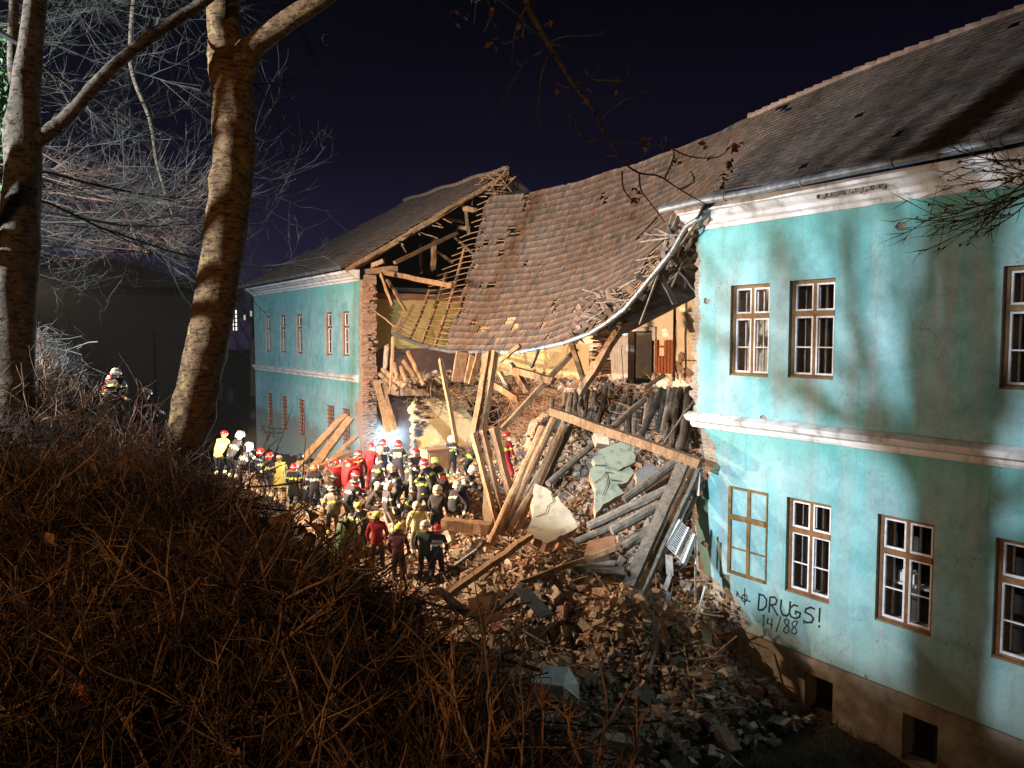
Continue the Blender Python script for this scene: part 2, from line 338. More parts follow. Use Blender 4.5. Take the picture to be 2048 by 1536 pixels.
M['earth'] = simple("dark_earth", (.04, .028, .02), (.018, .013, .009), 2.2, bs=.8, bd=.06)
M['heap'] = simple("rubble_dust", (.33, .24, .17), (.16, .11, .08), 3.2, bs=1., bd=.12)
M['grass'] = simple("dry_grass", (.14, .11, .05), (.06, .055, .03), 1.5, bs=0)
M['ivy'] = simple("ivy_leaves", (.05, .10, .04), (.03, .06, .025), 9, bs=.2, rough=.45)
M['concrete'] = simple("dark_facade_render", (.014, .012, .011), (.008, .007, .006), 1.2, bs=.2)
# ------------------------------------------------------------------ terrain
BX = [-300, -6, 0, 1.8, 3.0, 4, 5, 6.5, 8, 9.5, 12, 60, 400]; BZ = [6.8, 6.6, 6.5, 6.1, 5.0, 3.9, 2.9, 1.7, .8, .25, 0, 0, 0]
HP = np.array([(8.83,28.6,2.1),(8.66,23.9,1.9),(10.3,25.3,2.45),(12,21.1,3.2),(8.6,20.1,1.5),(9.2,17.3,1.4),(11.6,17.7,2.4),(11.86,15.8,2.6),(12.2,13.2,2.0),(12.4,10.9,.9),
 (11.1,11.25,.4),(10.3,13.2,.8),(9.3,14.5,1.2),(19.4,21.8,5.6),(15.5,16.9,3.5),(13.7,18.2,3.0),(19.1,17.7,5.75),(15.2,13.8,3.9),(12.2,25.2,2.8),(6.4,28,2.9),(13.4,12.3,1.7),(13.8,10.7,.5),(13.8,9.5,.25),(12.6,9.4,.2),(19.5,13,5.4),(16.8,19.5,4.0),
 (14.5,30,2.7),(17,31,2.6),(16,26,3.0),(18,24,4.2),(20,27,4.2),(13,36,1.6),(9.6,35,1.6),(13.9,8,.25),(11,8,0.),(9,9,0.),(13.5,4,.15),(8,12,0.2),(13.2,32,2.4),(5,33,2.4),(10,45,1),(5,20,1.6),(4,14,.5),(17,14,4.8),
 (14,-2,.1),(20,8,0),(20,40,1),(7,15,.8),(17.5,28,3.0)])
def G(x, y):
    x = np.asarray(x, dtype=float); y = np.asarray(y, dtype=float)
    b = np.interp(x, BX, BZ)+np.where(y > 9, np.clip((y-9)/9, 0, 1)*.45*np.clip((3-x)/3, 0, 1), 0)
    d2 = (x[..., None]-HP[:, 0])**2+(y[..., None]-HP[:, 1])**2+.02; wt = d2**-1.7
    h = (wt*HP[:, 2]).sum(-1)/wt.sum(-1)
    edge = np.clip(np.minimum(np.minimum(x-3.5, 21.5-x)/1.5, np.minimum(y-5, 50-y)/3), 0, 1)
    hz = h*edge
    nzz = .09*np.sin(x*2.3+y*1.1)*np.sin(y*2.9-x*.7)+.05*np.sin(x*6.1+1)*np.sin(y*5.3)
    return np.maximum(b, hz)+nzz*np.where(hz > b, 1, .5)
def gz(x, y): return float(G(np.array([x]), np.array([y]))[0])
def grid(name, x0, x1, y0, y1, step, mat, dz=0, mask=None, nz=0):
    xs = np.arange(x0, x1+1e-6, step); ys = np.arange(y0, y1+1e-6, step); X, Y = np.meshgrid(xs, ys, indexing='ij'); Z = G(X, Y)+dz
    if nz: Z = Z+RN.normal(0, nz, Z.shape)
    V = np.stack([X, Y, Z], -1).reshape(-1, 3); i = np.arange(len(xs)*len(ys)).reshape(len(xs), len(ys))
    F = np.stack([i[:-1, :-1], i[1:, :-1], i[1:, 1:], i[:-1, 1:]], -1).reshape(-1, 4)
    if mask is not None:
        c = V[F].mean(1); F = F[mask(c[:, 0], c[:, 1])]
    return fastmesh(name, V, F, mat)
def hill_ground():
    xs = np.unique(np.concatenate([np.linspace(-300, -8, 12), np.arange(-8, 24, .4), np.linspace(24, 400, 14)])); ys = np.unique(np.concatenate([np.linspace(-200, -4, 8), np.arange(-4, 50, .4), np.linspace(50, 450, 16)]))
    X, Y = np.meshgrid(xs, ys, indexing='ij'); Z = G(X, Y); V = np.stack([X, Y, Z], -1).reshape(-1, 3); i = np.arange(X.size).reshape(X.shape)
    F = np.stack([i[:-1, :-1], i[1:, :-1], i[1:, 1:], i[:-1, 1:]], -1).reshape(-1, 4)
    return fastmesh("ground", V, F, M['earth'], smooth=True)
tag(hill_ground(), kind='structure')
heap = grid("rubble_heap", 8.2, 21, 9.5, 33, .14, M['heap'], dz=.03, nz=.035, mask=lambda x, y: (G(x, y) > .45) & (x+0*y > 8.2))
tag(heap, kind='structure')
# ------------------------------------------------------------------ the two standing wings
FX = 14.0
def fac(u, v, d): return (FX+d, u, v)
def rag(pts, amp, step=.12):
    """subdivide an open polyline of (y,z) and jitter it"""
    out = []
    for a, b in zip(pts[:-1], pts[1:]):
        L = math.hypot(b[0]-a[0], b[1]-a[1]); n = max(1, int(L/step))
        for i in range(n): t = i/n; out.append((a[0]+(b[0]-a[0])*t+random.gauss(0, amp), a[1]+(b[1]-a[1])*t+random.gauss(0, amp*.5)))
    return out+[pts[-1]]
def hole(y0, y1, z0, z1): return [(y0, z0), (y1, z0), (y1, z1), (y0, z1)]
def window(parent, y0, y1, z0, z1, fm, depth=.10, glass='glass', sash=True, tz=.66, mid=True, inner=True):
    """frame at the outer reveal, transom at tz, two leaves above and below"""
    x0 = FX+depth; yc = (y0+y1)/2; zt = z0+(z1-z0)*tz; m = MB(); b = .075
    m.box((x0, y0, z0), (x0+.12, y0+b, z1)).box((x0, y1-b, z0), (x0+.12, y1, z1)).box((x0+.002, y0+b, z1-b), (x0+.118, y1-b, z1)).box((x0+.002, y0+b, z0), (x0+.118, y1-b, z0+b))
    m.box((x0-.015, y0+b, zt-.055), (x0+.11, y1-b, zt+.055)); m.box((x0+.012, yc-.035, zt+.055), (x0+.108, yc+.035, z1-b)); m.box((x0+.02, yc-.025, z0+b), (x0+.1, yc+.025, zt-.055))
    m.box((x0-.07, y0+.01, z0-.005), (x0-.001, y1-.01, z0+.04)); f = m.build("window", fm, parent)
    if sash:
        s = MB(); t = .038
        for (a0, a1) in ((y0+b, yc-.035), (yc+.035, y1-b)):
            for (c0, c1, bar_) in ((zt+.055, z1-b, False), (z0+b, zt-.055, True)):
                s.box((x0+.02, a0, c0), (x0+.07, a0+t, c1)).box((x0+.02, a1-t, c0), (x0+.07, a1, c1)).box((x0+.022, a0+t, c1-t), (x0+.068, a1-t, c1)).box((x0+.022, a0+t, c0), (x0+.068, a1-t, c0+t))
                if bar_: zb = c0+(c1-c0)*.47; s.box((x0+.03, a0+t, zb-.012), (x0+.06, a1-t, zb+.012))
                if inner:   # the second, inner casement
                    xi = x0+.30; s.box((xi, a0+.03, c0), (xi+.04, a0+.065, c1)).box((xi, a1-.06, c0), (xi+.04, a1-.03, c1))
        s.build("sash", M['sash'], f)
    g = MB()
    for (a0, a1) in ((y0+b, yc-.03), (yc+.03, y1-b)):
        for (c0, c1) in ((zt+.055, z1-b), (z0+b, zt-.055)): g.box((x0+.048, a0, c0), (x0+.052, a1, c1))
    g.build("pane", M[glass], f)
    return f
def profile(name, prof, y0, y1, mat, parent, nseg=1, e0=0, e1=0, rough0=0):
    """moulding: prof list of (dx,z) out from the wall, swept along y"""
    m = MB(); ys = [y0+(y1-y0)*i/nseg for i in range(nseg+1)]; vs = []; n = len(prof)
    for i, y in enumerate(ys):
        for dx, z in prof:
            j = random.gauss(0, .006) if 0 < i < nseg else 0
            yy = y+(random.gauss(0, rough0) if (i == nseg and rough0) else 0)
            vs.append((FX-dx+j, yy+((z-prof[0][1])*e1 if i == nseg else 0), z+random.gauss(0, .003)))
    fs = []
    for i in range(nseg):
        for j in range(n): k = i*n; j2 = (j+1) % n; fs.append((k+j, k+j2, k+n+j2, k+n+j))
    fs += [tuple(range(n)), tuple(nseg*n+i for i in reversed(range(n)))]
    return m.add(vs, fs).build(name, mat, parent)
CORN = [(-.02, 10.66), (.05, 10.66), (.07, 10.74), (.16, 10.78), (.18, 10.86), (.30, 10.92), (.40, 11.0), (.50, 11.02), (.52, 11.14), (-.02, 11.16)]
STRC = [(-.02, 6.0), (.06, 6.0), (.09, 6.06), (.09, 6.12), (.20, 6.17), (.24, 6.24), (.25, 6.28), (.04, 6.36), (-.02, 6.36)]
near = thing("school_wing", "turquoise plastered two-storey near wing with tall windows and graffiti, its left end torn open", "building", (14, 11, 0))
far = thing("school_wing", "turquoise far wing left of the collapse with narrow windows and a broken brick end", "building", (14, 34, 0))
for o in (near, far): o.location = (0, 0, 0)
# near wing: ragged end follows the tear
edge = [(12.9, 10.66), (12.74, 10.2), (12.77, 9.5), (12.69, 8.56), (12.8, 7.84), (12.7, 7.0), (12.8, 6.28), (12.46, 5.93), (12.2, 5.68), (12.13, 5.27), (12.32, 4.89), (12.5, 4.5), (12.66, 4.1), (12.71, 3.5), (12.6, 2.9), (12.38, 2.53), (12.0, 2.36), (11.55, 2.22), (11.25, 2.0), (11.15, 1.75), (11.22, 1.48)]
wh = [hole(10.74, 11.8, 7.28, 9.32), hole(9.17, 10.24, 7.30, 9.34), hole(5.0, 6.1, 7.30, 9.34), hole(3.4, 4.5, 7.3, 9.34)]
wl = [hole(9.13, 10.19, 2.70, 4.75), hole(7.07, 8.15, 2.70, 4.78), hole(4.95, 6.05, 2.70, 4.78), hole(2.9, 4.0, 2.7, 4.78)]
wb = [hole(8.97, 9.62, .25, 1.12), hole(6.87, 7.52, .22, 1.12), hole(4.7, 5.35, .22, 1.12)]
blind = hole(10.66, 11.74, 2.70, 4.74)
outer = [(-6, 1.46)]+[(-6, 10.70)]+rag(edge, .035)
holes_pl = wh+wl+[blind]
chips = []
def chip(y, z, r, n=11, sy=1.):
    return [(y+r*sy*math.cos(2*PI*i/n)*random.uniform(.7, 1.1), z+r*math.sin(2*PI*i/n)*random.uniform(.6, 1.1)) for i in range(n)]
c1 = PX(1802, 452, 14); c2 = PX(1527, 837, 14); c3 = PX(1733, 1353, 14)
chips = [chip(y_, z_, r_, sy=1.4) for y_, z_, r_ in ((12.45, 3.2, .09), (12.5, 9.0, .08))]+[chip(c1.y, c1.z, .09, sy=1.3), chip(c2.y, c2.z, .075, sy=1.5), chip(c3.y, c3.z, .045)]
MB().prism(outer, holes_pl+chips, fac, 0, .035).build("plaster", M['teal'], near)
core_edge = [(13.0, 10.66), (12.95, 10.2), (12.86, 9.5), (12.95, 8.56), (12.9, 7.84), (12.98, 7.0), (12.9, 6.28), (12.7, 5.93), (12.62, 5.68), (12.5, 5.27), (12.6, 4.89), (12.75, 4.5), (12.85, 4.1), (12.9, 3.5), (12.85, 2.9), (12.7, 2.53), (12.5, 2.3), (12.45, 2.0), (12.3, 1.75), (12.2, 1.3), (12.2, 0.0)]
MB().prism([(-6, -.5), (-6, 10.70)]+rag(core_edge, .05, .09)+[(12.2, -.5)], wh+wl+wb, fac, .036, .62).build("wall", M['brick_grey'], near)
MB().box((FX+.005, 10.67, 2.71), (FX+.034, 11.73, 4.73)).build("blind_panel", M['teal'], near)
# loose masonry showing where plaster fell near the corner foot
m = MB()
for i in range(120):
    y = random.uniform(11.15, 12.35); z = random.uniform(.9, 2.3)
    if y < 11.28+max(0, z-1.85)*1.7+.1*math.sin(z*9): continue
    s = random.uniform(.08, .2); m.box((FX-.05+random.uniform(-.03, .04), y, z), (FX+.06, y+s, z+s*random.uniform(.3, .6)))
m.build("broken_masonry", M['brick_grey'], near)
# plinth (a step proud), its torn end
MB().prism([(-6, -.4), (-6, 1.46)]+rag([(11.18, 1.46), (11.35, 1.0), (11.8, .5), (12.0, -.4)], .05), wb, fac, -.035, .034).build("plinth", M['plinth'], near)
profile("cornice", CORN, -6, 13.05, M['white_trim'], near, 60, rough0=.03)
cp = MB()
for i in range(26):
    y = 9.35-i*.055+random.gauss(0, .01); z = 10.95+random.gauss(0, .012); cp.box((FX-.36, y, z-.05-random.random()*.03), (FX-.30, y+.07, z+.05+random.random()*.02))
cp.build("exposed_laths", M['brick_grey'], near)
profile("string_course", STRC, -6, 12.85, M['white_trim'], near, 40, e1=.35)
for q in wh: window(near, q[0][0], q[1][0], q[0][1], q[2][1], M['winwood'])
for q in wl: window(near, q[0][0], q[1][0], q[0][1], q[2][1], M['winbrown'], inner=True)
# blind window: joinery fixed on the plastered panel
def blind_window(y0, y1, z0, z1):
    m = MB(); b = .085; x = FX-.012; zt = z0+(z1-z0)*.655; yc = y0+(y1-y0)*.47
    m.box((x, y0, z0), (x+.02, y0+.04, z1)).box((x-.03, y1-b, z0), (x+.02, y1, z1)).box((x-.01, y0+.04, z1-.05), (x+.018, y1-b, z1)).box((x-.03, y0+.04, z0), (x+.018, y1-b, z0+.07))
    m.box((x-.028, y0+.04, zt-.06), (x+.018, y1-b, zt+.06)).box((x-.01, yc-.045, z0+.07), (x+.018, yc+.045, zt-.06)).box((x-.01, yc-.045, zt+.06), (x+.018, yc+.045, z1-.05))
    zb = z0+(zt-z0)*.46; m.box((x, y0+.04, zb-.02), (x+.017, yc-.045, zb+.02)).box((x, yc+.045, zb-.02), (x+.017, y1-b, zb+.02))
    o = m.build("blind_window", M['winwood'], near); o['label'] = "painted blind window whose panes are turquoise wall"
blind_window(*[10.67, 11.73, 2.71, 4.73])
for q in wb:
    y0, y1, z0, z1 = q[0][0], q[1][0], q[0][1], q[2][1]; m = MB()
    for i in range(5): yy = y0+(y1-y0)*(i+.5)/5; m.box((FX+.30, yy-.012, z0), (FX+.324, yy+.012, z1))
    for i in range(3): zz = z0+(z1-z0)*(i+.5)/3; m.box((FX+.326, y0, zz-.012), (FX+.34, y1, zz+.012))
    m.box((FX+.40, y0, z0), (FX+.44, y1, z1)); f = m.build("cellar_window", M['black'], near)
# things on the window shelves
m = MB()
for i in range(9): yy = 7.7+i*.035; hh = random.uniform(.16, .24); m.box((FX+.55, yy, 3.42), (FX+.7, yy+.028, 3.42+hh))
tag(m.build("book_row", M['white_enamel']), "row of pale books standing inside the third ground-floor window from the tear", "books")
MB().box((FX+.5, 7.12, 3.36), (FX+.75, 8.1, 3.40)).build("window_shelf", M['doorwhite'], near)
# inside of the near wing
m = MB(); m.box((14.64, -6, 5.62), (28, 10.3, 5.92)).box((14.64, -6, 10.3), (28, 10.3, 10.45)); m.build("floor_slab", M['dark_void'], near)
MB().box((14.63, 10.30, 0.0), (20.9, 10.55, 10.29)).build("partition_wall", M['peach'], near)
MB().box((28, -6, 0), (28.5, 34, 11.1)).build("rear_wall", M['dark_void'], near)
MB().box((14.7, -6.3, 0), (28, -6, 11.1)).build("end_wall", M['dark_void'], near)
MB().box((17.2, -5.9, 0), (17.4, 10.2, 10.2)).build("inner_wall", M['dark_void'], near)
# graffiti strokes painted on the plaster
def stroke(m, pts, wd):
    P = [PX(a, b, FX) for a, b in pts]
    for a, b in zip(P[:-1], P[1:]):
        d = Vector((0, b.y-a.y, b.z-a.z)); L = d.length
        if L < 1e-5: continue
        n = Vector((0, -d.z, d.y)).normalized()*wd/2; e_ = d.normalized()*wd*.3; x = FX-.004-random.random()*.002
        m.add([(x, *(a-e_+n)[1:]), (x, *(b+e_+n)[1:]), (x, *(b+e_-n)[1:]), (x, *(a-e_-n)[1:]), (x+.003, *(a-e_+n)[1:]), (x+.003, *(b+e_+n)[1:]), (x+.003, *(b+e_-n)[1:]), (x+.003, *(a-e_-n)[1:])],
              [(0,1,2,3), (7,6,5,4), (0,4,5,1), (1,5,6,2), (2,6,7,3), (3,7,4,0)])
def zz(*p): return [(1348+a/2.5143, 925+b/2.5143) for a, b in p]
g = MB()
S = .042
for st in [zz((430,660),(424,738)), zz((427,662),(450,668),(466,690),(464,722),(448,740),(426,742)),
    zz((484,676),(478,752)), zz((482,678),(505,676),(518,692),(512,712),(484,718)), zz((492,718),(522,768)),
    zz((541,690),(536,735),(545,764),(565,772),(580,760),(585,700)),
    zz((622,722),(604,716),(586,728),(580,752),(590,776),(612,784),(632,776),(636,756),(612,748),(612,762)),
    zz((706,736),(688,728),(664,736),(660,752),(690,768),(702,785),(692,804),(664,804),(652,794)),
    zz((734,734),(730,800)), zz((730,820),(731,828))]: stroke(g, st, S)
for st in [zz((446,772),(454,768),(450,822)), zz((474,782),(468,808),(496,816)), zz((494,784),(488,836)), zz((538,776),(514,850)),
    zz((580,794),(566,786),(554,796),(560,812),(578,826),(578,850),(562,860),(550,848),(556,832),(574,816),(580,794)),
    zz((622,800),(606,796),(594,808),(598,824),(614,836),(618,854),(606,864),(592,854),(594,838),(612,822),(622,800)), zz((655,796),(652,812))]: stroke(g, st, .026)
for st in [zz((356,634),(356,716)), zz((330,676),(384,700)), zz((356,662),(344,670),(340,686),(348,698),(360,700),(368,688),(366,672),(356,662)), zz((316,648),(330,676)), zz((318,650),(316,672))]: stroke(g, st, .03)
g.build("graffiti", M['black'], near)['label'] = "black sprayed graffiti reading DRUGS! over smaller numbers"
MB().prism(chip(*[PX(1588, 1281, 14)[i] for i in (1, 2)], .11, sy=1.2), [], fac, -.004, .002).build("red_scribble", simple("faded_red_paint", (.30, .22, .19), (.16, .36, .33), 30, stops=(.45, .5)), near)
# far wing
fh = [hole(a, b, 7.2, 9.32) for a, b in ((46.6, 47.6), (43.75, 44.75), (40.9, 41.9), (36.5, 37.5), (34.35, 35.3))]
fl = [hole(a, b, 2.72, 4.68) for a, b in ((46.5, 47.5), (43.75, 44.7), (40.75, 41.7), (36.4, 37.4), (34.4, 35.35))]
fe_p = [(33.25, 1.0), (33.55, 2.2), (33.3, 3.0), (33.7, 3.9), (33.75, 4.9), (33.3, 5.5), (33.2, 6.1), (33.35, 6.9), (33.2, 7.8), (33.3, 8.6), (33.15, 9.5), (32.98, 10.66)]
MB().prism(rag(fe_p, .05)+[(49.6, 10.7), (49.6, -.3), (33.4, -.3)], fh+fl, fac, 0, .035).build("plaster", M['teal'], far)
fe_c = [(32.95, 1.0), (33.0, 2.2), (32.9, 3.0), (33.0, 3.9), (32.9, 4.9), (32.85, 5.5), (32.75, 6.1), (32.9, 6.9), (32.95, 7.8), (32.8, 8.6), (32.9, 9.5), (32.8, 10.7)]
MB().prism(rag(fe_c, .05, .09)+[(49.57, 10.7), (49.57, -.3), (33.0, -.3)], fh+fl, fac, .036, .72).build("wall", M['brick'], far)
m = MB()
for i in range(230):   # toothed brick ends of the torn wall
    z = random.uniform(1.2, 10.6); y = 32.85+.12*math.sin(z*3)+random.gauss(0, .05); x = random.uniform(14.05, 14.6); m.box((x, y-random.uniform(.02, .16), z), (x+.12, y+.1, z+.07))
m.build("broken_brickwork", M['brick'], far)
profile("cornice", CORN, 33.05, 50.1, M['white_trim'], far, 40)
profile("string_course", STRC, 33.3, 49.85, M['white_trim'], far, 30)
for q in fh: window(far, q[0][0], q[1][0], q[0][1], q[2][1], M['winbrown'], depth=.14, inner=False)
for q in fl:
    f = window(far, q[0][0], q[1][0], q[0][1], q[2][1], M['winbrown'], depth=.2, inner=False)
    m = MB(); y0, y1, z0, z1 = q[0][0], q[1][0], q[0][1], q[2][1]
    for i in range(1, 5): yy = y0+(y1-y0)*i/5; m.box((FX+.03, yy-.016, z0), (FX+.055, yy+.016, z1))
    for i in range(0, 10): zz_ = z0+.04+(z1-z0-.08)*i/9; m.box((FX+.002, y0, zz_-.016), (FX+.029, y1, zz_+.016))
    m.build("grille", M['grille'], f)
g = MB()
for k in range(5):
    P = [(525+k*9+random.uniform(-2, 2)+6*math.sin(t*1.9+k), 868-t*3+random.uniform(-2, 2)+k*1.2+4*math.cos(t*2.3)) for t in range(7)]
    stroke(g, P, .05)
g.build("graffiti", M['black'], far)['label'] = "illegible dark graffiti scrawl at the foot of the far corner"
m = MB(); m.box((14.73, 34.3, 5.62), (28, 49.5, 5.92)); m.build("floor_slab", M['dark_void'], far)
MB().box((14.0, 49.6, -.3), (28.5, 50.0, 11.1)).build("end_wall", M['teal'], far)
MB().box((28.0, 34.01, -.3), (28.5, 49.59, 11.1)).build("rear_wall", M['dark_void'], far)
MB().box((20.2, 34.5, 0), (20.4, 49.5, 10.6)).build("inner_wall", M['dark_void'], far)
# ------------------------------------------------------------------ the torn-open middle: what still stands inside
mid = thing("ruined_interior", "torn open interior between the wings, cream and yellow room walls on two storeys", "ruin")
yz = lambda px, py: (lambda p: (p.y, p.z))(PX(px, py, 21))
def f21(u, v, d): return (21+d, u, v)
door = hole(21.35, 22.75, 5.85, 8.35)
MB().prism([(8.0, 5.6), (8.0, 10.2)]+rag([(25.2, 10.2), (25.0, 9.0), (25.4, 8.0), (25.1, 7.0), (25.6, 5.6)], .08), [door], f21, 0, .3).build("corridor_wall", M['peach'], mid)
MB().prism([(25.0, 5.6), (25.3, 6.4), (25.0, 10.2)]+rag([(34, 10.2), (34, 5.6)], .02), [], f21, .05, .35).build("corridor_wall", M['cream'], mid)['label'] = "yellow back wall left of the brick pillar"
def patch(px, py, r, x, sy=1., n=13):
    p = PX(px, py, x); return chip(p.y, p.z, r, n, sy)
for (px, py, r, sy) in ((1362, 716, .28, .6), (1356, 735, .3, .8), (1375, 752, .3, 1.3), (1180, 758, .3, 1.5), (1130, 765, .25, 2.0)):
    MB().prism(patch(px, py, r, 20.98, sy), [], f21, -.03, -.004).build("bare_patch", M['brick'], mid)
m = MB()
for a, b in zip([(1350, 640), (1352, 690), (1348, 720), (1356, 760)][:-1], [(1352, 690), (1348, 720), (1356, 760)]): stroke_a = PX(*a, 20.95); stroke_b = PX(*b, 20.95); m.bar(stroke_a, stroke_b, .02, .03)
m.bar(PX(1362, 720, 20.96), PX(1394, 722, 20.96), .01, .03); m.build("crack", M['soot'], mid)
pb = MB(); p = PX(1203, 700, 20.6)
for i in range(90): z = random.uniform(5.9, 9.2); y = p.y+random.uniform(-.25, .25); pb.box((20.3+random.random()*.2, y, z), (21, y+random.uniform(.1, .25), z+.08))
pb.build("brick_pillar", M['brick'], mid)
# upper floor ledge with broken edge, left landing, far cross walls
def fz(z0): return lambda u, v, d: (u, v, z0+d)
led = [(28, 10.56), (19.6, 10.56)]+rag([(19.6, 10.6), (19.2, 13), (19.0, 16), (19.3, 19), (19.5, 22), (19.9, 25), (20.2, 28), (19.0, 29.6), (15.6, 29.9), (14.75, 30.6), (14.75, 33.95)], .09)+[(28, 33.95)]
MB().prism(led, [], fz(5.55), 0, .32).build("upper_floor", M['heap'], mid)
def fy(y0): return lambda u, v, d: (u, y0+d, v)
MB().prism([(14.73, 5.9), (21, 5.9), (21, 9.9), (14.73, 9.9)], [], fy(33.95), 0, .3).build("cross_wall", M['olive'], mid)
MB().box((14.74, 33.90, 5.88), (20.9, 33.945, 7.55)).build("dado", M['dado'], mid)
MB().box((14.74, 33.88, 9.9), (20.9, 34.2, 10.2)).build("picture_rail", M['dado_red'], mid)
MB().prism(rag([(15.45, 2.2), (15.2, 3.2), (15.35, 4.2), (15.2, 5.0), (15.6, 5.54)], .06)+rag([(17.9, 5.54), (18.1, 4.6), (18.5, 4.2), (18.6, 3.4), (19.0, 2.2)], .06)+[(18.9, 1.8), (15.4, 1.8)], [], fy(30.2), 0, .45).build("cream_cross_wall", M['cream'], mid)
m = MB()
for i in range(170):
    z = round(random.uniform(2.0, 5.5)/.085)*.085; x = 15.32+(.55+.3*math.sin(z*3))*random.random()**1.3; m.box((x-.1, 30.17, z), (x+.13, 30.2, z+.07))
for i in range(70): x = random.uniform(15.3, 18.2); m.box((x, 30.165, 5.38+random.random()*.12), (x+.2, 30.2, 5.5+random.random()*.05))
m.build("exposed_bricks", M['brick'], mid)
MB().box((15.5, 30.18, 5.56), (18.6, 30.5, 5.86)).build("floor_edge", M['dado_red'], mid)
MB().box((14.74, 33.9, 2.0), (20.9, 34.1, 5.5)).build("lower_cross_wall", M['dado'], mid)
MB().box((20.95, 10.6, 0), (21.2, 34, 5.5)).build("lower_corridor_wall", M['dado_red'], mid)
# grey stub wall with the arch of plaster, seen edge-on left of the grey slope
def stub(u, v, d): return (u, 22.6+d, v)
P = [PY(a, b, 22.6) for a, b in ((1052, 1010), (1058, 940), (1066, 880), (1078, 845), (1100, 828), (1130, 815), (1150, 830), (1160, 880), (1155, 960), (1150, 1010))]
MB().prism(rag([(p.x, p.z) for p in P], .04, .1), [], stub, 0, .5).build("grey_wall_stub", M['greyplaster'], mid)
m = MB()
for i in range(120):
    t = random.random(); k = t*4; a = P[int(k)]; b = P[int(k)+1]; p = a.lerp(b, k-int(k)); m.box((p.x-.22, 22.4+random.random()*.2, p.z-.06), (p.x+random.uniform(-.05, .12), 22.75, p.z+.03))
m.build("brick_fringe", M['brick'], mid)
# door, open leaf, coat rack
dr = thing("double_door", "pale panelled double door standing half open on the upper floor", "door")
fr = MB(); fr.box((20.9, 21.20, 5.88), (21.02, 21.36, 8.5)).box((20.9, 24.1, 5.88), (21.02, 24.22, 8.5)).box((20.9, 21.36, 8.36), (21.02, 24.1, 8.5)); fr.build("door_frame", M['doorwhite'], dr)
lf = MB(); lf.box((20.93, 22.72, 5.88), (20.99, 24.1, 8.35))
for (z0, z1) in ((6.0, 6.55), (6.7, 7.55), (7.65, 8.25)):
    for (a, b) in ((22.82, 23.35), (23.47, 24.0)): lf.box((20.915, a, z0), (20.928, b, z0+.03)).box((20.915, a, z1-.03), (20.928, b, z1)).box((20.915, a, z0+.03), (20.928, a+.03, z1-.03)).box((20.915, b-.03, z0+.03), (20.928, b, z1-.03))
lf.build("door_leaf", M['doorwhite'], dr)
l2 = MB(); l2.bar((21.35, 22.7, 7.1), (21.95, 22.35, 7.1), .05, 2.4); l2.build("door_leaf", simple("grey_brown_door_paint", (.2, .17, .14), (.13, .11, .09), 4), dr)
cr = MB()
for i in range(7):
    yy = 20.25+i*.165; cr.box((20.9, yy, 6.75 if i != 3 else 6.7), (20.95, yy+.13, 8.0 if i not in (3, 4) else 7.4))
cr.box((20.952, 20.25, 7.72), (20.975, 21.4, 7.8)).box((20.952, 20.25, 6.9), (20.975, 21.4, 6.98))
tag(cr.build("coat_rack", M['orangewood']), "orange slatted wooden coat rack on the peach wall beside the door", "coat rack")
tag(MB().log(PX(1349, 590, 20.5), PX(1347, 762, 20.5), .05, .05, bend=.03).build("drainpipe", M['soot']), "dark vertical pipe on the peach wall right of the coat rack", "pipe")
# ------------------------------------------------------------------ roofs
def cr4(p0, p1, p2, p3, t): return .5*((2*p1)+(-p0+p2)*t+(2*p0-5*p1+4*p2-p3)*t*t+(-p0+3*p1-3*p2+p3)*t**3)
TOP = [Vector((21, -6, 16.25)), Vector((21, 2, 16.2)), Vector((21, 8.2, 16.1)), PX(1724, 141, 21), PX(1553, 213, 21), PX(1500, 234, 21), PX(1440, 262, 21), PX(1370, 290, 20.8), PX(1300, 317, 20.6), PX(1225, 340, 20.3), PX(1145, 366, 20), PX(1040, 387, 19.7), PX(972, 397, 19.5), PX(915, 430, 18.6), PX(880, 480, 17.6)]
BOT = [Vector((13.25, -6, 11.25)), Vector((13.25, 2, 11.25)), Vector((13.25, 7.0, 11.25)), Vector((13.25, 9.4, 11.25)), Vector((13.25, 11.6, 11.25)), PX(1395, 440, 13.5), PX(1345, 505, 13.7), PX(1262, 600, 13.9), PX(1200, 646, 14.0), PX(1130, 678, 14.2), PX(1050, 696, 14.5), PX(950, 701, 14.8), PX(888, 697, 15.0), PX(832, 684, 15.2), PX(785, 655, 15.3)]
SAG = [.03, .03, .05, .1, .15, .2, .3, .4, .45, .45, .4, .35, .3, .25, .2]
NC = len(TOP)
def ctrl(s):
    i = int(min(max(s, 0), NC-1.0001)); f = s-i; ix = lambda k: min(max(k, 0), NC-1)
    t = cr4(TOP[ix(i-1)], TOP[i], TOP[ix(i+1)], TOP[ix(i+2)], f); b = cr4(BOT[ix(i-1)], BOT[i], BOT[ix(i+1)], BOT[ix(i+2)], f); g = SAG[i]*(1-f)+SAG[ix(i+1)]*f
    return t, b, g
def surf(s, v):
    t, b, g = ctrl(s); p = t.lerp(b, v); wv = .016*math.sin(s*5+v*7)+.014*math.sin(v*11-s*3.1)
    return p+Vector((.35, 0, -1)).normalized()*(g*4*v*(1-v))*.8+Vector((0, 0, wv if s > 2.5 else wv*.4))
def s_table():
    S = [i*.02 for i in range(int((NC-1)/.02)+1)]; L = [0]
    for a, b in zip(S[:-1], S[1:]): L.append(L[-1]+(surf(b, .5)-surf(a, .5)).length)
    return np.array(S), np.array(L)
ST, SL = s_table()
def s_of(L): return float(np.interp(L, SL, ST))
def L_of(s): return float(np.interp(s, ST, SL))
NROW = 25
